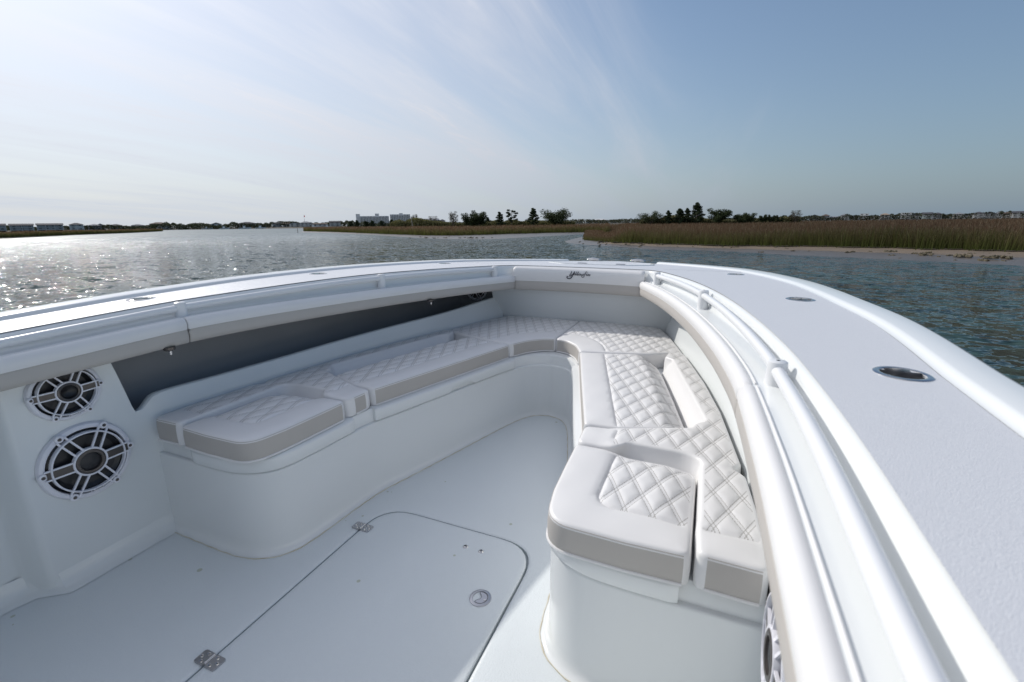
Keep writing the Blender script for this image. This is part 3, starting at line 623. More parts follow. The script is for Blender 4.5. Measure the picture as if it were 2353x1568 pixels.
for a in (-.85, .25):
    for b in (-.58, .58): MB().tube([(a + .1, b * .95, -2.0), (a, b, -.03)], .032, 12).build('support_post', 'paint', ht)
# the sheer is a little lower to port than to starboard abeam of the camera
def twist(o):
    if o.type == 'MESH' and o.location.length < 1e-6:
        me = o.data; co = np.empty(len(me.vertices) * 3); me.vertices.foreach_get('co', co); co = co.reshape(-1, 3)
        t = np.clip((1.15 - co[:, 0]) / .85, 0, 1) * np.clip((co[:, 2] - .70) / .08, 0, 1) * (co[:, 2] < 1.05); co[:, 2] -= .016 * t * np.clip(co[:, 1] / 1.0, -1, 1); me.vertices.foreach_set('co', co.ravel()); me.update()
    for c_ in o.children:
        if o.location.length < 1e-6 or o is boat: twist(c_)
for c_ in boat.children: twist(c_)
for o in boat.children:
    if o.name.startswith('cup_holder') and o.location.x < 1.15: o.location.z -= .016 * min(1, max(0, (1.15 - o.location.x) / .85)) * (1 if o.location.y > 0 else -1)

# ================================================================== CUSHIONS (loose things lying on the seat base)
QA = math.radians(24.6); QS = .066
qc, qs_ = math.cos(QA), math.sin(QA)
def quilt_uv(P): return np.stack([(P[:, 1] * qc - P[:, 0] * qs_) / QS, (P[:, 1] * qc + P[:, 0] * qs_) / QS], 1)
OFFS = np.array([0, .075, .13, .22, .36, .5, .64, .78, .87, .925])
def quilt_points(lo, hi):
    x0, y0 = lo; x1, y1 = hi; c4 = quilt_uv(np.array([(x0, y0), (x1, y0), (x1, y1), (x0, y1)])); a0, b0 = np.floor(c4.min(0)); a1, b1 = np.ceil(c4.max(0))
    U = np.concatenate([k + OFFS for k in np.arange(a0, a1 + 1)]); Vv = np.concatenate([k + OFFS for k in np.arange(b0, b1 + 1)])
    u, v = np.meshgrid(U, Vv); u, v = u.ravel() * QS, v.ravel() * QS
    return np.stack([(v - u) / (2 * qs_), (v + u) / (2 * qc)], 1)
def quilt_h(P):
    uv = quilt_uv(P); f = np.abs((uv + .5) % 1 - .5)                   # 0 at a seam's centre
    def one(t):
        g = 1 - np.exp(-np.clip(t - .075, 0, 1) / .075); ridge = .22 * np.clip(1 - t / .075, 0, 1); return np.where(t < .075, ridge * .6, g)
    a, b = one(f[:, 0]), one(f[:, 1]); return .0050 * np.minimum(a, b) * (.55 + .45 * np.maximum(a, b))
def cushion(name, label, group, outline, zb, ztop, is_quilt, seams=(), inset=None, grey=None, r=.013, step=.016, cat='cushion'):
    P = resample(outline, step, True)
    if area(P) < 0: P = P[::-1]
    n = len(P); nin = normals_in(P); ins = np.full(n, r) if inset is None else np.array([max(r, inset(*p)) for p in P])
    for k in range(1): ins = (np.roll(ins, 1) + ins * 2 + np.roll(ins, -1)) / 4
    base = np.array((*P.mean(0), zb)); root = empty(name, mw=B4 @ Matrix.Translation(Vector(base))); tag(root, label, cat, group)
    top = P + nin * ins[:, None]; zt = ztop(top)
    ringpos = []
    for a in (0, 22, 45, 68, 90):
        A = math.radians(a); ringpos.append((ins - r + r * (1 - math.cos(A)), r * (1 - math.sin(A))))
    rings = [np.c_[P, np.full(n, zb)], np.c_[P - nin * .0015, np.full(n, zb + .006)]]
    for fr in (.35, .7):
        q = P + nin * ((ins - r) * fr - .003 * math.sin(math.pi * fr))[:, None]; rings.append(np.c_[q, zb + (zt - r - zb) * fr])
    for o_, d in ringpos[:-1]: rings.append(np.c_[P + nin * o_[:, None], zt - d])
    # top fill
    bound = top; pts = [bound]; edges = [(i, (i + 1) % n) for i in range(n)]; k = n
    seam_d = []
    for s in seams:
        s = resample(np.array(s, float), .014); ok = inside(s, bound) & (seg_dist(s, bound) > .004); s = s[ok]
        if len(s) < 2: continue
        pts.append(s); edges += [(k + i, k + i + 1) for i in range(len(s) - 1) if np.linalg.norm(s[i + 1] - s[i]) < .03]; k += len(s); seam_d.append(s)
    lo, hi = bound.min(0), bound.max(0); Q = quilt_points(lo, hi); Q = Q[inside(Q, bound)]
    Q = Q[is_quilt(Q[:, 0], Q[:, 1])]; Q = Q[seg_dist(Q, bound) > .0055]
    gx, gy = np.meshgrid(np.arange(lo[0], hi[0], .022), np.arange(lo[1], hi[1], .022)); G = np.stack([gx.ravel(), gy.ravel()], 1); G = G[inside(G, bound)]; G = G[~is_quilt(G[:, 0], G[:, 1])] if len(G) else G
    if len(G): G = G[seg_dist(G, bound) > .009]
    ringb = bound + nin * .009; ringb = ringb[inside(ringb, bound)]; ringb = ringb[seg_dist(ringb, bound) > .006]
    ex = [Q, G, ringb[~is_quilt(ringb[:, 0], ringb[:, 1])]]
    for s in seam_d:
        t = np.gradient(s, axis=0); t /= np.linalg.norm(t, axis=1)[:, None] + 1e-9; w = np.stack([-t[:, 1], t[:, 0]], 1)
        ex += [s + w * .010, s - w * .010]
    E_ = np.vstack([e for e in ex if len(e)]); E_ = E_[inside(E_, bound)]
    for s in seam_d: E_ = E_[seg_dist(E_, s, False) > .0045]
    pts.append(E_); allp = np.vstack(pts)
    vv, ee, ff, ov, *_ = delaunay_2d_cdt([Vector(p) for p in allp], edges, [], 1, 1e-6)
    vv = np.array([tuple(p) for p in vv]); z = ztop(vv); q = is_quilt(vv[:, 0], vv[:, 1])
    db = seg_dist(vv, bound); edge = 1 - np.exp(-db / .012); ds = np.full(len(vv), 1.0)
    for s in seam_d: ds = np.minimum(ds, seg_dist(vv, s, False))
    sm = 1 - np.exp(-ds / .010)
    z = z + np.where(q, quilt_h(vv) * edge * sm, .006 * np.minimum(edge, 1 - np.exp(-db / .03)) * sm)
    z = z + .0011 * np.sin(31 * vv[:, 0] + 13 * vv[:, 1] + base[0] * 9) * np.sin(27 * vv[:, 1] - 11 * vv[:, 0] + base[1] * 7) * edge
    z = z - .004 * np.exp(-(ds / .006)**2)
    # normals and bookkeeping
    side_v = np.vstack(rings) - base; topv = np.c_[vv, z] - base
    bmap = {}
    for i, lst in enumerate(ov):
        for j in lst:
            if j < n: bmap[j] = i
    cent = np.array([vv[list(f)].mean(0) for f in ff]); cq = is_quilt(cent[:, 0], cent[:, 1])
    def sub(name_, fs, mat, uvq=False, extra=None):
        V_ = []; F_ = []; ix = {}
        for f in fs:
            g = []
            for key in f:
                if key not in ix: ix[key] = len(V_); V_.append(topv[key[1]] if key[0] == 't' else side_v[key[1]])
                g.append(ix[key])
            F_.append(g)
        o = mesh_obj(name_, V_, F_, mat, root, sharp=60)
        if uvq:
            uvl = o.data.uv_layers.new(name='quilt'); co = np.array(V_) + base; uv = quilt_uv(co[:, :2]); li = np.empty(len(o.data.loops), int); o.data.loops.foreach_get('vertex_index', li); uvl.data.foreach_set('uv', uv[li].ravel())
        return o
    T = lambda f: [('t', i) for i in f]
    fq = [T(f) for f, c_ in zip(ff, cq) if c_]; fp_ = [T(f) for f, c_ in zip(ff, cq) if not c_]
    nr = len(rings); s_white, s_grey = [], []; gy_ = np.array([bool(grey and grey(*p)) for p in P])
    for i in range(n):
        j = (i + 1) % n
        for k_ in range(nr - 1):
            f = [('s', k_ * n + i), ('s', k_ * n + j), ('s', (k_ + 1) * n + j), ('s', (k_ + 1) * n + i)]
            (s_grey if gy_[i] and gy_[j] and k_ < 4 else s_white).append(f)
        s_white.append([('s', (nr - 1) * n + i), ('s', (nr - 1) * n + j), ('t', bmap[j]), ('t', bmap[i])])
    if fq: sub('quilted_panel', fq, 'quilt', True)
    sub('plain_panel', fp_ + s_white, 'vinyl')
    if s_grey:
        run = [i for i in range(n) if gy_[i]]
        for st_ in [i for i in run if not gy_[i - 1]]:
            order = []; i = st_
            while gy_[i % n] and len(order) < n: order.append(i % n); i += 1
            if len(order) < 4: continue
            keep = set(order[:-1]); sub('side_panel', [f for f in s_grey if (f[0][1] % n) in keep], 'grey')
            MB().tube([(*(P[i] - nin[i] * .002 - base[:2]), .004) for i in order], .0042, 7).build('piping', 'vinyl', root)
            MB().tube([(*(P[i] + nin[i] * (ins[i] - r + r * .12) - base[:2]), zt[i] - r * .62 - zb) for i in order], .0016, 5).build('seam', 'grey', root)
    return root

ZB, ZT = .410, .497
sstep = lambda t: np.clip(t, 0, 1)**2 * (3 - 2 * np.clip(t, 0, 1))
# outlines on the port side (y > 0)
aft_o = fillet([(1.425, .508), (1.276, .514), (1.13, .522), (.985, .545), (.980, .75), (.986, .897), (1.424, .8985)], [.02, .2, .2, .085, .3, .02, .03])
mid_o = fillet([(1.592, .494), (2.075, .357), (2.552, .224), (2.580, .36), (2.655, .615), (2.56, .668), (2.416, .708), (2.074, .788), (1.70, .870), (1.605, .63)], [.012, 0, .012, 0, .05, .1, 0, 0, .03, 0])
so = lambda x: float(SO(x)) - .004
bow_o = fillet([(2.560, .221), (2.69, .163), (2.775, .085), (2.795, .003), (3.393, .003), (3.418, .27), (3.412, .45), (3.36, .598), (3.11, so(3.11)), (2.83, so(2.83)), (2.735, so(2.735)), (2.716, .702), (2.662, .61), (2.588, .36)], [.01, .2, .2, .01, .03, 0, .3, .06, 0, 0, .02, .01, 0, 0])
wall_pts = [(x, so(x)) for x in (1.09, 1.25, 1.38, 1.6, 1.9, 2.23, 2.51, 2.725)]
frame_o = fillet([(.992, .910), (.988, 1.058)] + wall_pts + [(2.708, .705), (2.56, .690), (2.416, .722), (2.09, .797), (1.735, .876), (1.700, .872), (1.598, .64), (1.578, .500), (1.440, .508), (1.436, .64), (1.436, .9035), (1.09, .906)], [.015, .02] + [0] * 7 + [.02, .02, .1, 0, 0, .03, .02, 0, .025, .025, 0, .03, 0])
def aft_q(x, y): y = np.abs(y); return (x > 1.102 + .06 * np.clip(.70 - y, 0, .06) / .06 * 0) & (y > .650) & ~((x < 1.142) & (y < .690) & ((x - 1.142)**2 + (y - .690)**2 > .04**2))
def mid_q(x, y): y = np.abs(y); return (y - (.620 + (x - 1.595) * (.362 - .620) / (2.580 - 1.595))) > 0
def bow_edge(x, y):            # front band 14 cm wide, following the inner arc
    P = np.array([(2.586, .36), (2.70, .335), (2.80, .285), (2.89, .215), (2.95, .11), (2.965, 0), (2.965, -.05)]); return P
BE = smooth_path([(2.576, .372), (2.68, .345), (2.80, .288), (2.89, .208), (2.945, .11), (2.962, 0.0), (2.962, -.05)], 8)
BPOLY = np.vstack([BE, [(3.6, -.05), (3.6, 1.2), (2.4, 1.2), (2.4, .45)]])
def bow_q(x, y): return inside(np.stack([np.ravel(x), np.abs(np.ravel(y))], 1), BPOLY)
def frame_q(x, y): y = np.abs(y); return (x > 1.088) & (y > .625)
aft_seam = [(1.44, .650), (1.142, .650), (1.114, .662), (1.102, .690), (1.102, .91)]
mid_seam = [(1.58, .624), (2.60, .357)]
def aft_z(P):
    x, y = P[:, 0], np.abs(P[:, 1]); return ZT - .018 * sstep((x - 1.33) / .10) * sstep((y - .60) / .1) - .014 * sstep((y - .80) / .10) * sstep((x - 1.05) / .1)
def mid_z(P):
    x, y = P[:, 0], np.abs(P[:, 1]); ob = np.interp(x, [1.6, 2.074, 2.416, 2.66], [.888, .788, .708, .62]); return ZT - .048 * sstep((.10 - (ob - y)) / .10) * sstep((x - 1.55) / .06)
bow_z = lambda P: np.full(len(P), ZT) + .002
frm_z = lambda P: np.full(len(P), ZT) + .008 - .008 * sstep((.64 - np.abs(P[:, 1])) / .06)
def frame_inset(x, y):
    y = abs(y)
    if abs(x - 1.436) < .012 and y > .655: return .058 if y < .86 else .045
    ob = np.interp(x, [1.735, 2.09, 2.416, 2.56], [.876, .797, .722, .690])
    if 1.75 < x < 2.60 and abs(y - ob) < .012: return .062
    if x < 1.43 and x > 1.12 and abs(y - .907) < .01: return .016
    return 0
SIDE = {1: 'port', -1: 'starboard'}
for sd in (1, -1):
    mz = lambda f: (lambda P: f(P)); S = lambda pts: [(x, y * sd) for x, y in pts]
    shade = 'grey fronted' if sd > 0 else 'pale fronted'
    where = 'on the seat beside the two wall speakers' if sd > 0 else 'on the sunlit seat below the near grab rail'
    cushion('seat_cushion', ('L shaped quilted corner cushion on the shaded seat beside the wall speakers' if sd > 0 else 'L shaped quilted corner cushion on the sunlit seat beside the deck hatch latch'), 'bow seat cushions', mirror(aft_o, sd), ZB, aft_z, aft_q, [S(aft_seam)], grey=lambda x, y: (x < 1.41 and abs(y) < .885 or x < .99 and abs(y) < .888) and not (x > 1.415))
    cushion('seat_cushion', ('long quilted seat cushion with grey front edge on the shaded locker' if sd > 0 else 'long quilted seat cushion in full sun with shadowed channel behind it'), 'bow seat cushions', mirror(mid_o, sd), ZB, mid_z, mid_q, [S(mid_seam)], grey=lambda x, y: abs(abs(y) - (.494 + (x - 1.592) * (.224 - .494) / .96)) < .006 and 1.60 < x < 2.545)
    cushion('seat_cushion', ('curved quilted bow cushion half lying wholly in shade' if sd > 0 else 'curved quilted bow cushion half crossed by the sunlight edge'), 'bow seat cushions', mirror(bow_o, sd), ZB, bow_z, bow_q, [S([(a, b) for a, b in BE if b >= 0])], grey=lambda x, y: abs(y) < .215 and abs(y) > .012 and x < 2.80)
    cushion('back_cushion', ('quilted cushion strip along the shaded liner wall under the storage opening' if sd > 0 else 'quilted cushion strip in sun along the wall under the bolster'), 'bow seat cushions', mirror(frame_o, sd), ZB, frm_z, frame_q, [S([(1.088, .90), (1.088, 1.07)]), S([(1.50, .625), (1.62, .625)])], inset=frame_inset, grey=lambda x, y: (x < 1.0 and .92 < abs(y) < 1.05) or (abs(y) < .506 and 1.46 < x < 1.555))

# ================================================================== THE PLACE (world coordinates, water at z = 0)
def water_mat():
    m = bpy.data.materials.new('tidal_water'); m.use_nodes = True; t = m.node_tree; b = t.nodes['Principled BSDF']
    b.inputs['Base Color'].default_value = (0.030, 0.062, 0.060, 1); b.inputs['Roughness'].default_value = 0.035; b.inputs['IOR'].default_value = 1.333
    co = t.nodes.new('ShaderNodeTexCoord'); prev = None
    for sc, stretch, rot, k in ((0.30, (1, .55, 1), .5, .5), (1.3, (1, .6, 1), .2, 1.3), (4.2, (1, .55, 1), -.2, 2.4), (11.0, (1, .7, 1), .6, 1.8)):
        mp = t.nodes.new('ShaderNodeMapping'); mp.inputs['Scale'].default_value = stretch; mp.inputs['Rotation'].default_value = (0, 0, rot); t.links.new(co.outputs['Object'], mp.inputs[0])
        n = t.nodes.new('ShaderNodeTexNoise'); n.inputs['Scale'].default_value = sc; n.inputs['Detail'].default_value = 1.5; n.inputs['Roughness'].default_value = .5; n.inputs['Distortion'].default_value = .4; t.links.new(mp.outputs[0], n.inputs['Vector'])
        s_ = t.nodes.new('ShaderNodeVectorMath'); s_.operation = 'MULTIPLY_ADD'; t.links.new(n.outputs['Color'], s_.inputs[0]); s_.inputs[1].default_value = (k, k, 0); s_.inputs[2].default_value = (-k / 2, -k / 2, 0)
        if prev is None: prev = s_.outputs[0]
        else:
            a_ = t.nodes.new('ShaderNodeVectorMath'); a_.operation = 'ADD'; t.links.new(prev, a_.inputs[0]); t.links.new(s_.outputs[0], a_.inputs[1]); prev = a_.outputs[0]
    # wind lanes: calmer and rougher patches
    ln = t.nodes.new('ShaderNodeTexNoise'); ln.inputs['Scale'].default_value = .05; ln.inputs['Detail'].default_value = 3; t.links.new(co.outputs['Object'], ln.inputs['Vector'])
    lr = t.nodes.new('ShaderNodeMapRange'); lr.inputs['From Min'].default_value = .35; lr.inputs['From Max'].default_value = .62; lr.inputs['To Min'].default_value = .8; lr.inputs['To Max'].default_value = 1.12; t.links.new(ln.outputs['Fac'], lr.inputs['Value'])
    # far off the single waves are finer than a pixel: there they go into the roughness instead of the normal
    vl = t.nodes.new('ShaderNodeVectorMath'); vl.operation = 'LENGTH'; t.links.new(co.outputs['Object'], vl.inputs[0]); ds_ = vl.outputs['Value']
    def fade(a, b, v0, v1):
        m_ = t.nodes.new('ShaderNodeMapRange'); m_.interpolation_type = 'SMOOTHSTEP'
        for k_, v_ in (('From Min', a), ('From Max', b), ('To Min', v0), ('To Max', v1)): m_.inputs[k_].default_value = v_
        t.links.new(ds_, m_.inputs['Value']); return m_.outputs[0]
    t.links.new(fade(22, 150, .05, .30), b.inputs['Roughness'])
    sc_ = t.nodes.new('ShaderNodeVectorMath'); sc_.operation = 'SCALE'; t.links.new(prev, sc_.inputs[0]); t.links.new(math_node(t, 'MULTIPLY', lr.outputs[0], fade(22, 150, 1.0, .30)), sc_.inputs['Scale'])
    up = t.nodes.new('ShaderNodeVectorMath'); up.operation = 'ADD'; t.links.new(sc_.outputs[0], up.inputs[0]); up.inputs[1].default_value = (0, 0, 1)
    nz = t.nodes.new('ShaderNodeVectorMath'); nz.operation = 'NORMALIZE'; t.links.new(up.outputs[0], nz.inputs[0]); prev = nz.outputs[0]
    t.links.new(prev, b.inputs['Normal']); return m
MAT['water'] = water_mat()
structure(mesh_obj('water', [(-4000, -4000, 0), (5000, -4000, 0), (5000, 4000, 0), (-4000, 4000, 0)], [(0, 1, 2, 3)], 'water', smooth=False))

def mud_mat():
    m = new_mat('wet_mud', (0.125, 0.108, 0.092), 0.38, bump=((1.2, .05, .5), (9, .02, .6)), var=.7, var_scale=.5, var_color=(.075, .068, .06))
    return m
MAT['mud'] = mud_mat()
MAT['soil'] = new_mat('marsh_soil', (0.055, 0.042, 0.026), 0.9, var=.5, var_scale=.3)
MAT['sand'] = new_mat('tan_sand', (0.17, 0.13, 0.092), 0.7, bump=((3, .03, .5), (14, .01, .6)), var=.5, var_scale=.9, var_color=(.11, .09, .07))

# marsh ground: waterline, grass edge, inland
SH = [((101.2, 108), (108, 113)), ((82, 76), (90, 84)), ((65.7, 52.3), (73, 60)), ((53.8, 37.0), (60, 41.5)), ((47.4, 27.2), (55, 32.5)), ((47.5, 21.3), (57, 28.5)), ((51.9, 20.3), (62, 26)), ((60, 18.2), (69, 21.5)), ((66, 16), (72, 16.5)), ((60, 13.8), (66, 12.5)), ((48, 12.4), (50, 10.3)), ((40.2, 11.0), (40.5, 9.0)), ((35.2, 7.8), (35.4, 6.0)), ((33.4, 5.6), (34.2, 4.2)), ((30.0, 2.4), (33.0, 2.5)), ((28.5, -1.6), (30.8, -1.6)), ((26.0, -4.4), (30.6, -5)), ((24.3, -7.3), (29.6, -8.6)), ((23.0, -9.0), (28.4, -10.9)), ((21.7, -10.9), (27.2, -13.4)), ((19, -16), (24.5, -19)), ((14, -25), (19, -29)), ((5, -40), (9, -45)), ((-15, -70), (-10, -75))]
sh = smooth_path([a for a, b in SH], 8); gr = smooth_path([b for a, b in SH], 8)
jit = np.array([.35 * math.sin(i * .83) + .3 * math.sin(i * 2.1 + 1) for i in range(len(sh))])
dirs = gr - sh; dn = dirs / np.linalg.norm(dirs, axis=1)[:, None]; gr = gr + dn * jit[:, None] * np.clip(np.linalg.norm(dirs, axis=1) / 4, .2, 1)[:, None]
away = gr - CW[:2]; away /= np.linalg.norm(away, axis=1)[:, None]
structure(MB().grid([[(*lerp(a, b, t), z) for t, z in ((-.6, -.25), (0, .0), (.25, .05), (.5, .10))] for a, b in zip(sh, gr)]).build('mud_flat', 'mud'))
structure(MB().grid([[(*lerp(a, b, t), z) for t, z in ((.5, .101), (.75, .16), (1.0, .20), (1.25, .22))] for a, b in list(zip(sh, gr))[8 * 12:]]).build('sand_bank', 'sand'))
structure(MB().grid([[(*lerp(a, b, t), z) for t, z in ((.5, .1), (.75, .16), (1.0, .20), (1.25, .22))] for a, b in list(zip(sh, gr))[:8 * 12 + 1]]).build('creek_bank', 'mud'))
structure(MB().grid([[(*(b + w * (t - .3)), z) for t, z in ((0, .225), (3, .28), (30, .30), (120, .35), (420, .45), (1500, .6))] for b, w in zip(gr, away)]).build('marsh_ground', 'soil'))
# far shore on the port side, low island
def strip(name, pts, depth, h, mat):
    P = smooth_path(pts, 6); aw = P - CW[:2]; aw /= np.linalg.norm(aw, axis=1)[:, None]
    return structure(MB().grid([[(*(p - a * 2), -.3), (*p, .15), (*(p + a * 6), h), (*(p + a * depth), h * 1.2)] for p, a in zip(P, aw)]).build(name, mat))
far_line = [far_pt(x, 905, d)[:2] for x, d in ((-900, 470), (-300, 500), (0, 520), (400, 520), (700, 540), (1000, 500), (1200, 470), (1350, 430), (1500, 400), (1700, 420))]
strip('far_bank', far_line, 700, 1.0, 'soil')
isl = [far_pt(x, 905, d)[:2] for x, d in ((-700, 120), (-300, 128), (0, 140), (320, 190), (510, 228), (645, 312))]
strip('island_bank', isl, 14, .30, 'soil')

# --- marsh grass
def leaf_mat(name, stops, rough=.7):
    m = bpy.data.materials.new(name); m.use_nodes = True; t = m.node_tree; b = t.nodes['Principled BSDF']; b.inputs['Roughness'].default_value = rough; b.inputs['Specular IOR Level'].default_value = .2
    a = t.nodes.new('ShaderNodeVertexColor'); a.layer_name = 'tint'; t.links.new(a.outputs[0], b.inputs['Base Color'])
    tr = t.nodes.new('ShaderNodeBsdfTranslucent'); t.links.new(a.outputs[0], tr.inputs[0]); mx = t.nodes.new('ShaderNodeMixShader'); mx.inputs[0].default_value = .3
    t.links.new(b.outputs[0], mx.inputs[1]); t.links.new(tr.outputs[0], mx.inputs[2]); t.links.new(mx.outputs[0], t.nodes['Material Output'].inputs[0]); return m
MAT['blade'] = leaf_mat('marsh_grass', None); MAT['leaf'] = leaf_mat('foliage', None)
def cloud_mesh(name, V, F, C, mat, parent=None):
    me = bpy.data.meshes.new(name); nv, nf_ = len(V), len(F); k = F.shape[1]
    me.vertices.add(nv); me.vertices.foreach_set('co', V.astype(np.float32).ravel()); me.loops.add(nf_ * k); me.loops.foreach_set('vertex_index', F.astype(np.int32).ravel())
    me.polygons.add(nf_); me.polygons.foreach_set('loop_start', np.arange(0, nf_ * k, k, dtype=np.int32)); me.polygons.foreach_set('loop_total', np.full(nf_, k, dtype=np.int32))
    ca = me.color_attributes.new('tint', 'FLOAT_COLOR', 'POINT'); ca.data.foreach_set('color', np.c_[C, np.ones(nv)].astype(np.float32).ravel())
    me.materials.append(MAT[mat]); me.update(calc_edges=True); me.validate(); o = bpy.data.objects.new(name, me); COL.objects.link(o)
    if parent: o.parent = parent
    return o
def grass(name, line, aw, count, depth, hmin, hmax, wbase, edge_green, label, taper=None):
    seg = np.linalg.norm(np.diff(line, axis=0), axis=1); cs = np.r_[0, np.cumsum(seg)]
    near = 1 / np.maximum(12, np.linalg.norm(line - CW[:2], axis=1)); wgt = np.r_[0, np.cumsum(seg * .5 * (near[1:] + near[:-1]))]
    u = rng.random(count) * wgt[-1]; s = np.interp(u, wgt, cs); bx = np.stack([np.interp(s, cs, line[:, k]) for k in range(2)], 1); a = np.stack([np.interp(s, cs, aw[:, k]) for k in range(2)], 1)
    t = (np.exp(rng.random(count) * math.log((depth + 2.0) / 2.0)) - 1) * 2.0 + rng.normal(0, .22, count)
    p = bx + a * t[:, None] + rng.normal(0, .12, (count, 2)); d = np.linalg.norm(p - CW[:2], axis=1)
    clump = np.sin(p[:, 0] * 1.7 + np.sin(p[:, 1] * 1.1)) * np.sin(p[:, 1] * 1.9 + np.cos(p[:, 0] * .8))
    big = np.sin(p[:, 0] * .31 + 1.3 * np.sin(p[:, 1] * .23)) + np.sin(p[:, 1] * .41 + 1.7 * np.sin(p[:, 0] * .19)); h = (hmin + (hmax - hmin) * rng.random(count)) * (1 + .13 * clump + .09 * big); eg = np.clip(1 - t / edge_green, 0, 1); h *= 1 - .45 * eg * rng.random(count)
    if taper is not None:                                # the meadow thins out and drops towards the creek mouth
        azd = np.degrees(np.arctan2(p[:, 1] - CW[1], p[:, 0] - CW[0])); ft = np.clip((taper - azd) / 2.6, 0, 1); h *= .30 + .70 * ft * ft * (3 - 2 * ft)
    w = wbase * (.6 + .8 * rng.random(count)) * np.maximum(1, d / 34)
    az = rng.random(count) * math.pi * 2; ln = h * rng.normal(0, .17, count); z0 = .18 + .02 * np.clip(t, 0, 4)
    sdx, sdy = -a[:, 1] * w, a[:, 0] * w; lx, ly = np.cos(az) * ln, np.sin(az) * ln
    b3 = np.c_[p, z0]; mid = np.c_[p[:, 0] + lx * .35, p[:, 1] + ly * .35, z0 + h * .55]; tip = np.c_[p[:, 0] + lx, p[:, 1] + ly, z0 + h]; sv = np.c_[sdx, sdy, np.zeros(count)]
    V = np.stack([b3 - sv, b3 + sv, mid + sv * .8, mid - sv * .8, tip + sv * .25, tip - sv * .25], 1).reshape(-1, 3); i = np.arange(count) * 6
    F = np.concatenate([np.stack([i, i + 1, i + 2, i + 3], 1), np.stack([i + 3, i + 2, i + 4, i + 5], 1)])
    r = rng.random(count)[:, None]; green = np.array((.085, .105, .022)) * (.6 + .9 * r); olive = np.array((.105, .088, .034)) * (.6 + .8 * r); brown = np.array((.165, .098, .058)) * (.55 + .9 * rng.random(count)[:, None]); tan = np.array((.30, .225, .14)) * (.6 + .6 * rng.random(count)[:, None])
    eg = eg[:, None]; base = green * eg + olive * (1 - eg); midc = (green * .75 + brown * .25) * eg + (1 - eg) * (.4 * olive + .6 * brown); istan = (rng.random(count) < .30)[:, None]
    tipc = np.where(istan, tan, brown) * (1 - .45 * eg) + green * .45 * eg
    C = np.stack([base, base, midc, midc, tipc, tipc], 1).reshape(-1, 3)
    o = cloud_mesh(name, V, F, C, 'blade'); o['kind'] = 'stuff'; tag(o, label, 'grass'); return o
i_split = 8 * 9
g_r, a_r = gr[i_split - 8:], away[i_split - 8:]; g_l, a_l = gr[:i_split + 5], away[:i_split + 5]
grass('marsh_grass', g_r[:-24], a_r[:-24], 120000, 260, .58, 1.0, .014, 4.0, 'brown topped marsh grass with green edge behind the sandy bank', taper=11.6)
grass('marsh_grass', g_l, a_l, 52000, 150, .6, 1.0, .016, 4.0, 'brown topped marsh grass on the far side of the creek')
Pi = smooth_path(isl, 6); ai = Pi - CW[:2]; ai /= np.linalg.norm(ai, axis=1)[:, None]
grass('marsh_grass', Pi + ai * 1.0, ai, 16000, 14, .7, 1.1, .016, 3, 'low strip of marsh grass on the island before the long grey apartments')

# --- oyster clumps on the mud, shell litter
MAT['oyster'] = new_mat('oyster_shell', (.060, .048, .026), .8, var=.9, var_scale=9, var_color=(.17, .145, .09), bump=((30, .01, .8),))
def clump_mesh(seed):
    r = random.Random(seed); m = MB()
    for k in range(9):
        a = r.random() * 6.28; q = r.random()**.7; c_ = (q * math.cos(a) * .9, q * math.sin(a) * .5, .10 * (1 - q)); rows = []
        e = np.array((r.gauss(0, .5), r.gauss(0, .5), 1)); e /= np.linalg.norm(e); s1 = .22 + .15 * r.random(); hh = .25 + .3 * r.random()
        for z_, w_ in ((-.3, .7), (.2, 1), (.7, .75), (1, .15)):
            rows.append([(c_[0] + e[0] * hh * z_ + s1 * w_ * math.cos(b) * (1 + .2 * r.gauss(0, 1)), c_[1] + e[1] * hh * z_ + s1 * .6 * w_ * math.sin(b), max(-.05, c_[2] + e[2] * hh * z_)) for b in np.linspace(0, 6.28, 7)[:-1]])
        m.grid(rows, close_v=True)
    me = mesh_obj('oyster_clump', m.v, m.f, 'oyster', smooth=False); d = me.data; bpy.data.objects.remove(me); return d
clumps = [clump_mesh(s) for s in range(5)]
mudz = lambda t: np.interp(t, [0, .25, .5, .75, 1], [0, .05, .10, .16, .2])
spots = []
for k in range(46):
    i = random.choice(range(8 * 11, 8 * 20)) + random.random(); t = random.random()**.8 * .95; ii = int(i); p = lerp(lerp(sh[ii], sh[ii + 1], i - ii), lerp(gr[ii], gr[ii + 1], i - ii), t); spots.append((p, t, .10 + .22 * random.random()**2))
for cx_, cy_, n_, spread in ((24.6, -11.5, 8, .8), (26.0, -10.2, 5, .6), (27, -7.4, 4, .5), (49.5, 29.5, 10, 2.5), (48.5, 24.5, 9, 2.0)):
    for k in range(n_): spots.append((np.array((cx_ + random.gauss(0, spread * .5), cy_ + random.gauss(0, spread))), .55, .14 + .2 * random.random()))
for p, t, s in spots:
    o = bpy.data.objects.new('oyster_clump', random.choice(clumps)); COL.objects.link(o); o.location = (p[0], p[1], float(mudz(t)) - .01); o.rotation_euler = (0, 0, random.random() * 6.28); o.scale = (s, s, s * .8)
    tag(o, 'dark oyster clump lying on the bare mud bank', 'oysters', 'oyster clumps on the mud bank')

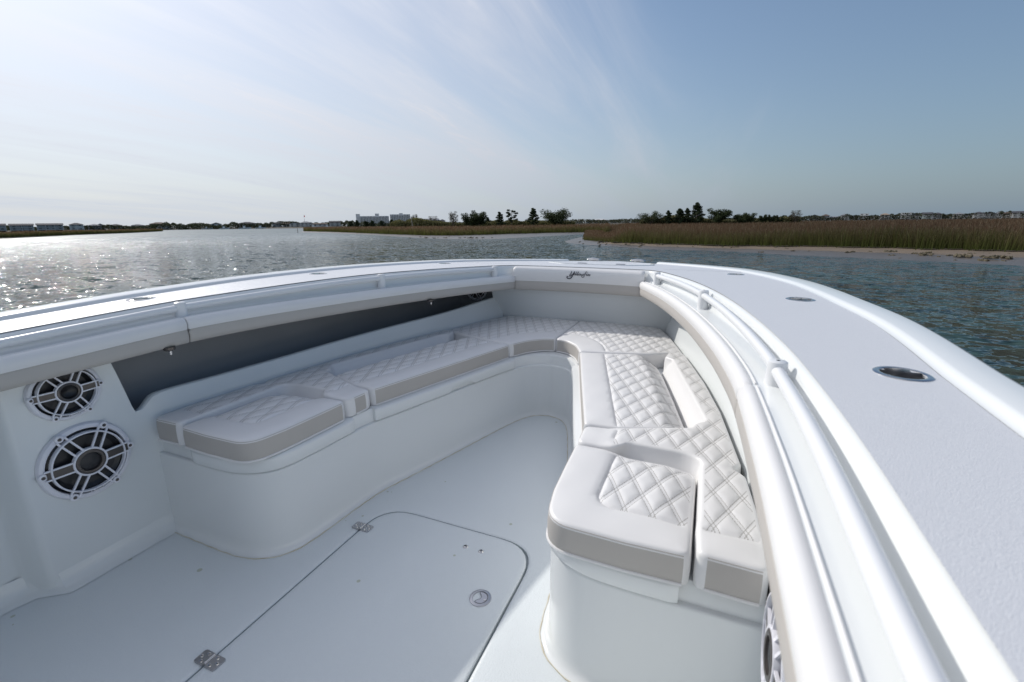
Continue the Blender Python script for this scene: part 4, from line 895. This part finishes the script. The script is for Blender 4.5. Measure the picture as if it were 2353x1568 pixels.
# --- trees
BARK = new_mat('tree_bark', (.11, .085, .065), .9, var=.5, var_scale=8)
def tree(sx, top, wpx, dist, kind, label, group=None, base_z=.3):
    T_ = far_pt(sx, top, dist); hgt = T_[2] - base_z; wid = wpx / 1.74076 / FPX * dist * 1.0
    root = empty('tree', loc=(T_[0], T_[1], base_z)); tag(root, label, 'tree', group); r = np.random.default_rng(int(sx * 7 + top)); R_ = random.Random(int(sx))
    m = MB(); tips = []
    trunk_top = {'cedar': .92, 'oak': .42, 'bare': .55, 'pine': .9, 'spread': .35}[kind]
    lean = wid * .06 * R_.gauss(0, 1)
    pts = [(lean * t, 0, hgt * trunk_top * t) for t in (0, .3, .6, 1)]; tr0 = hgt * .028
    m.tube(pts, [tr0, tr0 * .8, tr0 * .6, tr0 * .25], 7)
    nl = {'cedar': 20, 'oak': 18, 'bare': 24, 'pine': 15, 'spread': 17}[kind]
    for k in range(nl):
        a = k * 2.4 + R_.random(); f = (k + .5) / nl
        if kind == 'cedar': h0 = hgt * (.10 + .82 * f); L = wid * .52 * (1 - f)**.75 * (.75 + .5 * R_.random()) + .1; up = .25 * L
        elif kind == 'pine': h0 = hgt * (.30 + .62 * f); L = wid * .55 * (.55 + .45 * math.sin(f * 3.0)) * (.6 + .6 * R_.random()); up = .12 * L
        elif kind == 'oak': h0 = hgt * trunk_top * (.35 + .65 * f); L = wid * .50 * (.55 + .5 * R_.random()); up = hgt * (.08 + .50 * R_.random()) * (1 - .35 * (L / (wid * .5)))
        elif kind == 'spread': h0 = hgt * trunk_top * (.3 + .7 * f); L = wid * .55 * (.4 + .6 * R_.random()); up = hgt * (.15 + .45 * R_.random())
        else: h0 = hgt * trunk_top * (.2 + .8 * f); L = wid * .42 * (.5 + .6 * R_.random()); up = hgt * (.2 + .42 * R_.random())
        p0 = np.array((lean * h0 / (hgt * trunk_top), 0, h0)); p2 = p0 + np.array((math.cos(a) * L, math.sin(a) * L, up)); p2[2] = min(p2[2], hgt * .97); p1 = lerp(p0, p2, .5) + np.array((0, 0, -.04 * L))
        m.tube([p0, p1, p2], [tr0 * .45, tr0 * .28, tr0 * .1], 5); tips += [p2, lerp(p0, p2, .7)] + ([lerp(p0, p2, .4)] if kind in ('cedar', 'oak') else [])
    m.build('trunk', BARK, root)
    dens = {'cedar': 70, 'oak': 95, 'bare': 40, 'pine': 70, 'spread': 85}[kind]; rad = {'cedar': .135, 'oak': .16, 'bare': .15, 'pine': .115, 'spread': .14}[kind] * wid
    if kind == 'cedar': rad = max(rad, .05 * hgt)
    Cn = np.repeat(np.array(tips), dens, 0); n = len(Cn); off = r.normal(0, 1, (n, 3)); off /= np.linalg.norm(off, axis=1)[:, None]; off *= (r.random(n)**.5)[:, None] * rad; off[:, 2] *= .75
    c_ = Cn + off; c_[:, 2] = np.clip(c_[:, 2], .04 * hgt, hgt); ls = hgt * (.022 if kind != 'bare' else .012) * (.6 + .8 * r.random(n)) + .03
    e1 = r.normal(0, 1, (n, 3)); e1 /= np.linalg.norm(e1, axis=1)[:, None]; e2 = np.cross(e1, r.normal(0, 1, (n, 3))); e2 /= np.linalg.norm(e2, axis=1)[:, None]
    V = np.stack([c_ - e1 * ls[:, None], c_ + e2 * ls[:, None] * .55, c_ + e1 * ls[:, None], c_ - e2 * ls[:, None] * .55], 1).reshape(-1, 3); i = np.arange(n) * 4; F = np.stack([i, i + 1, i + 2, i + 3], 1)
    tone = {'cedar': (.040, .056, .026), 'oak': (.046, .062, .026), 'bare': (.095, .085, .062), 'pine': (.036, .054, .028), 'spread': (.044, .058, .026)}[kind]
    cl = np.repeat(.65 + .7 * r.random(len(tips)), dens)[:, None]; col = np.array(tone) * cl * (.7 + .6 * r.random(n)[:, None]); C = np.repeat(col, 4, 0)
    cloud_mesh('crown', V, F, C, 'leaf', root)
TREES = [(1810, 846, 44, 150, 'bare', 'thin leafed greyish tree standing alone left of a bushy oak'), (1878, 842, 60, 150, 'oak', 'lower half of the bushy pair of oaks beside the thin grey tree'), (1915, 833, 66, 148, 'oak', 'taller bushy oak of the pair with ragged dark crown'),
         (2000, 845, 34, 150, 'cedar', 'small cone shaped cedar beside a layered pine'), (2047, 836, 44, 152, 'pine', 'small pine with flat layered branches beside a cone shaped cedar'), (2134, 829, 42, 150, 'cedar', 'pale pointed cedar with sparse top near the biggest oak'),
         (2228, 814, 112, 150, 'oak', 'biggest dark oak with windswept right side on the marsh'), (2606, 843, 88, 140, 'spread', 'low flat topped tree with branches swept sideways over the marsh'), (2675, 840, 36, 140, 'cedar', 'small pale cedar between the swept tree and taller cedars'),
         (2722, 832, 44, 140, 'cedar', 'bushy cedar just left of the tallest pointed cedar'), (2752, 829, 34, 142, 'cedar', 'slim cedar squeezed against the tallest pointed cedar'), (2793, 807, 58, 140, 'cedar', 'tallest pointed dark cedar with a bare twig at its top'),
         (2886, 811, 70, 138, 'oak', 'round headed dense oak right of the tallest cedar'), (2965, 846, 44, 138, 'oak', 'left low half of a wide dark thicket tree'), (2992, 839, 50, 137, 'oak', 'right taller half of a wide dark thicket tree'), (3056, 847, 30, 140, 'oak', 'small round tree after the dark thicket'),
         (3089, 848, 30, 140, 'spread', 'little open branched tree after the small round one'), (3121, 859, 22, 140, 'spread', 'lowest bush like tree among the right hand trees'), (3184, 843, 40, 145, 'bare', 'greyish half bare tree standing before the first white houses'),
         (1658, 858, 32, 170, 'bare', 'leafless brown tree behind the leaning pole'), (1730, 866, 34, 175, 'bare', 'low twiggy tree before grey roofs behind the marsh')]
for a in TREES: tree(*a)
for k, (sx, top, w) in enumerate(((1400, 884, 30), (1428, 880, 22), (1462, 884, 28), (1488, 882, 26), (1527, 883, 34), (1564, 877, 26), (1608, 885, 30), (1760, 880, 26), (1950, 868, 30))):
    tree(sx, top, w, 190, 'cedar', 'dark rounded shrub like cedar at the back edge of the marsh', 'shrubby cedars at the back of the marsh')

def thicket(name, pts, n, hlo, hhi, size, tone, label, depth=6):
    P = np.array(pts); cs = np.r_[0, np.cumsum(np.linalg.norm(np.diff(P, axis=0), axis=1))]; s = rng.random(n) * cs[-1]; q = np.stack([np.interp(s, cs, P[:, k]) for k in range(2)], 1); a = q - CW[:2]; a /= np.linalg.norm(a, axis=1)[:, None]
    prof = .55 + .45 * np.sin(s * .11 + 2 * np.sin(s * .037)) * np.sin(s * .053 + 1) ; lump = np.abs(np.sin(s * .31 + np.sin(s * .17) * 2)); top = hlo + (hhi - hlo) * np.clip(prof, 0, 1) * (.5 + .5 * lump)
    c_ = np.c_[q + a * (rng.random(n) * depth)[:, None], .3 + top * rng.random(n)**.6]; ls = size * (.5 + rng.random(n))
    e1 = rng.normal(0, 1, (n, 3)); e1 /= np.linalg.norm(e1, axis=1)[:, None]; e2 = np.cross(e1, rng.normal(0, 1, (n, 3))); e2 /= np.linalg.norm(e2, axis=1)[:, None]
    V = np.stack([c_ - e1 * ls[:, None], c_ + e2 * ls[:, None] * .6, c_ + e1 * ls[:, None], c_ - e2 * ls[:, None] * .6], 1).reshape(-1, 3); i = np.arange(n) * 4; F = np.stack([i, i + 1, i + 2, i + 3], 1)
    col = np.array(tone) * (.6 + .8 * rng.random(n)[:, None]) * (.7 + .5 * lump[:, None]); o = cloud_mesh(name, V, F, np.repeat(col, 4, 0), 'leaf'); o['kind'] = 'stuff'; tag(o, label, 'bushes'); return o
L_ = lambda xs, d: [far_pt(x, 905, dd)[:2] for x, dd in zip(xs, np.linspace(d[0], d[1], len(xs)))]
thicket('scrub', L_((1560, 1700, 1900, 2100, 2300), (165, 150)), 26000, 1.3, 3.6, .24, (.150, .145, .062), 'olive scrub growing between the oaks at the back of the marsh', 10)
thicket('scrub', L_((2560, 2700, 2850, 3000, 3200), (140, 145)), 24000, 1.2, 3.0, .24, (.145, .140, .066), 'olive scrub under the cedars at the back of the marsh', 8)
thicket('tree_line', L_((-300, 100, 500, 900, 1200, 1420), (545, 480)), 22000, 2.5, 7.0, .6, (.042, .050, .026), 'far mass of dark trees among the houses across the water', 40)
thicket('tree_line', L_((1420, 1800, 2200, 2600), (520, 520)), 9000, 2.5, 5.5, .7, (.055, .060, .035), 'far mass of trees around the distant pale roofs', 40)
thicket('tree_line', L_((2560, 3000, 3400, 3800, 4200), (560, 520)), 16000, 2.5, 6.5, .7, (.045, .050, .030), 'far mass of trees between the houses beyond the marsh', 40)

# --- houses
HM = {}
def hm(name, col, rough=.6):
    if name not in HM: HM[name] = new_mat(name, col, .9, spec=.1, var=.25, var_scale=.6)
    return HM[name]
WALL = {'white': (.78, .78, .76), 'grey': (.34, .36, .38), 'tan': (.50, .42, .33), 'cream': (.66, .62, .50), 'mint': (.55, .66, .62), 'dark': (.13, .13, .14), 'blue': (.38, .45, .52), 'pale': (.62, .64, .66), 'brick': (.40, .30, .24)}
ROOF = {'dark': (.075, .075, .085), 'grey': (.22, .23, .25), 'brown': (.13, .10, .085), 'tan': (.30, .24, .19), 'white': (.6, .6, .6), 'green': (.16, .22, .20)}
GLASS = new_mat('window_glass', (.03, .04, .05), .12)
win_mesh = {}
def window_data(w, h):
    key = (round(w, 1), round(h, 1))
    if key not in win_mesh:
        o = MB().box((0, -.04, 0), (w / 2, .05, h / 2)).build('window', GLASS, smooth=False); win_mesh[key] = o.data; bpy.data.objects.remove(o)
    return win_mesh[key]
def house(x0, x1, top, dist, kind, wall, roof, label, storeys=3, group=None, porch=True, stilts=True, gz=.8, name='house', cat='house', depth=None):
    A, Bp = far_pt(x0, 905, dist), far_pt(x1, 905, dist); zt = far_pt((x0 + x1) / 2, top, dist)[2]; W_ = np.linalg.norm((Bp - A)[:2]); c_ = (A + Bp) / 2; H_ = max(3.5, zt - gz); d_ = depth or min(W_, 13)
    r = Bp - A; root = empty(name, loc=(c_[0], c_[1], gz)); root.rotation_euler = (0, 0, math.atan2(r[1], r[0])); tag(root, label, cat, group); R_ = random.Random(int(x0 * 3 + x1))
    wm, rm = hm(wall + '_siding', WALL[wall]), hm(roof + '_shingles', ROOF[roof]); rh = {'hip': .24, 'gable': .30, 'side': .24, 'flat': .05}[kind] * H_; wh = H_ - rh; z0 = wh * .16 if stilts else 0; hw = W_ / 2
    MB().box((0, d_ / 2, (z0 + wh) / 2), (hw, d_ / 2, (wh - z0) / 2)).build('wall', wm, root, smooth=False)
    if stilts:
        for px in np.linspace(-hw * .92, hw * .92, max(3, int(W_ / 4))): MB().box((px, .3, z0 / 2), (.18, .18, z0 / 2)).build('pile', wm, root, smooth=False)
        MB().box((0, d_ * .6, z0 / 2), (hw * .8, d_ * .35, z0 / 2)).build('ground_floor', hm('dark_siding', WALL['dark']), root, smooth=False)
    e = .5; y0, y1 = -e - (1.4 if porch else 0), d_ + e
    if kind == 'hip': k = min(hw * .8, d_ * .4); MB().add([(-hw - e, y0, wh), (hw + e, y0, wh), (hw + e, y1, wh), (-hw - e, y1, wh), (-hw + k, d_ / 2, H_), (hw - k, d_ / 2, H_)], [(0, 1, 5, 4), (1, 2, 5), (2, 3, 4, 5), (3, 0, 4), (3, 2, 1, 0)]).build('roof', rm, root, smooth=False)
    elif kind == 'gable':
        MB().add([(-hw - e, y0, wh), (0, y0, H_), (hw + e, y0, wh), (-hw - e, y1, wh), (0, y1, H_), (hw + e, y1, wh), (-hw - e, y0, wh - .25), (0, y0, H_ - .3), (hw + e, y0, wh - .25)], [(0, 1, 4, 3), (1, 2, 5, 4), (0, 6, 7, 1), (1, 7, 8, 2)]).build('roof', rm, root, smooth=False)
        MB().add([(-hw, 0.01, wh), (hw, 0.01, wh), (0, 0.01, H_ - .25)], [(0, 1, 2)]).build('gable_end', wm, root, smooth=False)
    elif kind == 'side': MB().add([(-hw - e, y0, wh), (hw + e, y0, wh), (hw + e, y1, wh), (-hw - e, y1, wh), (-hw - e, d_ / 2, H_), (hw + e, d_ / 2, H_)], [(0, 1, 5, 4), (2, 3, 4, 5), (1, 2, 5), (3, 0, 4), (3, 2, 1, 0)]).build('roof', rm, root, smooth=False)
    else: MB().box((0, d_ / 2, wh + rh / 2), (hw + .2, d_ / 2 + .2, rh / 2)).build('roof', rm, root, smooth=False)
    ns = max(1, storeys); fh = (wh - z0) / ns; nw = max(2, int(W_ / 3.4))
    if porch:
        white = hm('white_siding', WALL['white'])
        for s in range(ns):
            pz = z0 + s * fh; m = MB().box((0, -.7, pz + .06), (hw, .7, .10)); m.build('porch_floor', white, root, smooth=False)
            m = MB().box((0, -1.35, pz + .95), (hw, .04, .05)); m.build('porch_rail', white, root, smooth=False)
        for px in np.linspace(-hw + .15, hw - .15, max(3, int(W_ / 3.6))): MB().box((px, -1.3, wh / 2), (.10, .10, wh / 2)).build('porch_post', white, root, smooth=False)
    for s in range(ns):
        for k in range(nw):
            if R_.random() < .12: continue
            o = bpy.data.objects.new('window', window_data(1.5, fh * .52)); COL.objects.link(o); o.parent = root; o.location = (-hw + W_ * (k + .5) / nw, 0, z0 + fh * (s + .55))
    return root
HOUSES = [(-40, 22, 895, 520, 'side', 'grey', 'dark', 'end of a long grey apartment row cut off beside the island', 2), (37, 134, 895, 520, 'side', 'grey', 'dark', 'long grey apartment block with dark roof behind the island, second in its row', 2), (146, 252, 893.5, 520, 'side', 'grey', 'dark', 'longest grey apartment block with dark roof, last before the pale porch house', 2),
 (277, 335, 892, 515, 'hip', 'pale', 'dark', 'pale three storey house with stacked white porches beside the grey apartments', 3), (350, 405, 897, 530, 'hip', 'grey', 'grey', 'low grey house right of the pale porch house', 2), (384, 420, 894.5, 545, 'gable', 'pale', 'white', 'pale gabled house peeking over the low grey house', 2), (437, 490, 897, 535, 'hip', 'grey', 'dark', 'grey house with dark hip roof and long white porch between trees', 2),
 (524, 578, 897, 540, 'hip', 'blue', 'grey', 'blue grey house with wide two level porch left of the big tan house', 2), (598, 677, 889.5, 545, 'hip', 'tan', 'brown', 'big tan house with brown roof rising above its trees', 3), (626, 683, 901, 525, 'gable', 'white', 'grey', 'small white gabled house in front of the big tan house', 1), (707, 745, 902, 540, 'side', 'pale', 'grey', 'low pale waterfront house right of the big tan house', 1),
 (760, 805, 897, 560, 'hip', 'brick', 'brown', 'brown house half lost in the dark trees', 2), (844, 888, 890.5, 530, 'gable', 'white', 'grey', 'tall white gabled house standing clear of the dark trees', 3), (957, 1025, 888, 520, 'hip', 'grey', 'dark', 'big dark roofed grey house with a lighter gable wing', 3), (1030, 1084, 895, 520, 'side', 'dark', 'dark', 'long dark house joined to the trees right of the big grey house', 2),
 (1091, 1128, 889.5, 500, 'side', 'grey', 'dark', 'square grey house first of the cluster before the grassy point', 3), (1132, 1160, 891, 500, 'side', 'tan', 'brown', 'narrow tan house wedged in the cluster before the grassy point', 3), (1158, 1201, 889, 490, 'gable', 'white', 'dark', 'white house with steep gable beside the flag pole', 3), (1201, 1251, 886.5, 480, 'hip', 'pale', 'grey', 'pale wide house with open porches behind the flag pole', 3),
 (1251, 1309, 894, 475, 'side', 'pale', 'brown', 'long low pale building after the flag pole', 1), (1319, 1362, 884, 465, 'side', 'grey', 'dark', 'grey house with dark roof and chimney next to the dark cedars', 3)]
for h in HOUSES: house(*h[:8], storeys=h[8])
RH = [(1689, 1757, 875, 600, 'side', 'grey', 'grey', 'long grey roofed building behind the twiggy trees', 2), (1759, 1782, 878, 600, 'hip', 'pale', 'dark', 'small dark roofed house behind the lone thin tree', 2), (2100, 2132, 874, 610, 'hip', 'pale', 'grey', 'pale roof showing left of the biggest oak', 2), (2297, 2331, 878, 620, 'hip', 'grey', 'white', 'pale roofed house just right of the biggest oak', 2), (2345, 2370, 877, 620, 'gable', 'blue', 'white', 'small blue gabled house in the gap between the tree groups', 2), (2372, 2426, 876, 620, 'hip', 'tan', 'white', 'wide pale roofed house in the middle of the gap between the tree groups', 2), (2440, 2470, 878, 620, 'hip', 'pale', 'grey', 'grey roofed house in the gap between the tree groups', 2), (2488, 2520, 876, 620, 'hip', 'white', 'white', 'white roofed house near the swept tree', 2), (2525, 2565, 876.5, 620, 'gable', 'tan', 'grey', 'tan gabled house partly behind the swept tree', 2),
 (3231, 3274, 859, 560, 'gable', 'grey', 'grey', 'grey gabled house with long white porch beside the half bare tree', 2), (3281, 3313, 858, 555, 'hip', 'grey', 'brown', 'grey house with brown hip roof, second after the half bare tree', 3), (3318, 3347, 866, 555, 'side', 'blue', 'grey', 'low blue house with grey roof beside the tall white house', 2), (3356, 3389, 856, 550, 'hip', 'white', 'grey', 'tall white house with three open porches and grey hip roof', 3), (3396, 3428, 866, 555, 'side', 'dark', 'dark', 'low dark house between the two tall white houses', 2), (3433, 3468, 855, 545, 'flat', 'white', 'white', 'white flat roofed house with a rooftop deck', 3), (3477, 3508, 861, 545, 'gable', 'cream', 'grey', 'cream gabled house right of the rooftop deck house', 2), (3513, 3551, 853.5, 540, 'hip', 'tan', 'tan', 'tan house with terracotta hip roof and white lower porch', 3),
 (3594, 3637, 851, 540, 'flat', 'white', 'white', 'long white flat roofed house beyond the far bushes', 3), (3641, 3669, 853, 540, 'gable', 'grey', 'grey', 'steep grey gabled house next to the long white one', 2), (3680, 3720, 850, 535, 'side', 'mint', 'dark', 'mint coloured house with dark roof', 3), (3721, 3760, 851, 535, 'hip', 'grey', 'dark', 'grey house with dark hip roof right of the mint house', 3), (3801, 3848, 851, 535, 'hip', 'cream', 'grey', 'cream house with grey hip roof after a clump of trees', 3), (3849, 3880, 855, 535, 'hip', 'pale', 'dark', 'low pale house between the cream and the big white house', 3), (3881, 3926, 848, 530, 'hip', 'white', 'dark', 'big white house with dark roof left of the dark gabled one', 3), (3928, 3972, 847, 530, 'gable', 'grey', 'dark', 'wide dark gabled house left of a small white cupola house', 3), (3974, 3992, 848.5, 530, 'hip', 'mint', 'grey', 'narrow pale green house with cupola like roof', 3), (3996, 4034, 849, 530, 'hip', 'tan', 'brown', 'tan house with brown roof near the last big house', 2), (4037, 4092, 845, 525, 'side', 'white', 'dark', 'largest white house with dark roof at the end of the far row', 3), (4100, 4150, 849, 525, 'hip', 'grey', 'dark', 'grey house past the largest white house', 3)]
for h in RH: house(*h[:8], storeys=h[8], gz=.6)
def tower(x0, x1, top, dist, label, storeys, bays, extra):
    A, Bp = far_pt(x0, 905, dist), far_pt(x1, 905, dist); zt = far_pt((x0 + x1) / 2, top, dist)[2]; W_ = np.linalg.norm((Bp - A)[:2]); c_ = (A + Bp) / 2; r = Bp - A; root = empty('apartment_tower', loc=(c_[0], c_[1], .8)); root.rotation_euler = (0, 0, math.atan2(r[1], r[0])); tag(root, label, 'building'); H_ = zt - .8; hw = W_ / 2; wm = hm('white_siding', WALL['white'])
    MB().box((0, 8, H_ / 2), (hw, 8, H_ / 2)).build('wall', wm, root, smooth=False); fh = H_ / storeys
    for (u0, u1, h0, h1) in extra: MB().box(((u0 + u1) * hw, 6, (h0 + h1) / 2 * H_), ((u1 - u0) * hw, 6.5, (h1 - h0) / 2 * H_)).build('stair_tower', wm, root, smooth=False)
    for s in range(storeys):
        MB().box((0, -.6, s * fh + .1), (hw * .97, .6, .18)).build('balcony', wm, root, smooth=False)
        for k in range(bays):
            o = bpy.data.objects.new('window', window_data(W_ / bays * .55, fh * .55)); COL.objects.link(o); o.parent = root; o.location = (-hw + W_ * (k + .5) / bays, 0, fh * (s + .52))
tower(1427, 1558, 865, 1000, 'long pale hotel block with two stair towers beyond the marsh', 8, 22, ((-.5, -.38, 0, 1.22), (.08, .2, .9, 1.25)))
tower(1563, 1643, 858, 1000, 'taller white apartment tower beyond the leaning pole', 10, 12, ((-.05, .14, .9, 1.1),))
# --- posts, flag, small boats
MAT['wood'] = new_mat('weathered_wood', (.42, .36, .30), .8, var=.5, var_scale=5)
b0 = far_pt(1652, 914, 150); t0 = far_pt(1644, 866, 150)
tag(MB().tube([(b0[0], b0[1], .1), tuple(t0)], [.13, .10], 8).build('pole', 'wood'), 'pale leaning wooden pole standing in the marsh before the white tower', 'pole')
b0 = far_pt(1191, 931, 140); t0 = far_pt(1189.5, 914, 140)
tag(MB().tube([(b0[0], b0[1], -.5), tuple(t0)], [.09, .07], 8).build('channel_marker', 'wood'), 'thin dark channel stake rising from the water off the grassy point', 'stake')
fl = empty('flag_pole', loc=tuple(far_pt(1221, 909, 470)[:2]) + (.6,)); tag(fl, 'flag pole with red and white flag before the pale wide house', 'flag pole')
MB().tube([(0, 0, 0), (0, 0, 11)], .12, 6).build('pole', hm('white_siding', WALL['white']), fl)
MB().add([(0, -.1, 10.6), (-1.4, -2.6, 10.3), (-1.4, -2.6, 8.9), (0, -.1, 9.1)], [(0, 1, 2, 3)]).build('flag', new_mat('flag_cloth', (.55, .12, .12), .8), fl)
def small_boat(sx, dist, ln, label):
    p = far_pt(sx, 905, dist); root = empty('moored_boat', loc=(p[0], p[1], 0)); q = far_pt(sx + 10, 905, dist) - p; root.rotation_euler = (0, 0, math.atan2(q[1], q[0])); tag(root, label, 'boat', None)
    rows = []
    for t in np.linspace(0, 1, 9):
        w = 1.25 * (1 - max(0, (t - .45) / .55)**2) + .02; rows.append([((t - .5) * ln, -w, .95 + .4 * t * t), ((t - .5) * ln, -w * .8, .2), ((t - .5) * ln, 0, -.3), ((t - .5) * ln, w * .8, .2), ((t - .5) * ln, w, .95 + .4 * t * t)])
    m = MB().grid(rows); m.f.append((0, 1, 2, 3, 4)); m.build('hull', 'gel', root); m = MB().grid([[r_[0], tuple(np.array(r_[0]) * .5 + np.array(r_[4]) * .5), r_[4]] for r_ in rows]); m.build('deck', 'gel', root)
    MB().box((-.4, 0, 1.7), (.9, .6, .7)).build('cabin', 'gel', root); MB().box((-.5, 0, 2.9), (1.5, .95, .06)).build('hard_top', 'paint', root, smooth=False)
    for a in (-1, 1):
        for b in (-1, 1): MB().tube([(-.5 + a * 1.2, b * .7, 1.0), (-.5 + a * 1.2, b * .7, 2.86)], .05, 5).build('top_post', 'steel', root)
for sx, d, ln, lb in ((827, 515, 9, 'small white moored boat before the house lost in dark trees'), (896, 505, 8, 'small white moored boat beside the tall white gabled house'), (978, 495, 10, 'white moored boat before the big dark roofed grey house'), (1042, 495, 9, 'white moored boat before the long dark house'), (1255, 462, 8, 'white moored boat next to the flag pole'), (1310, 455, 8, 'white moored boat before the grey house with chimney')): small_boat(sx, d, ln, lb)
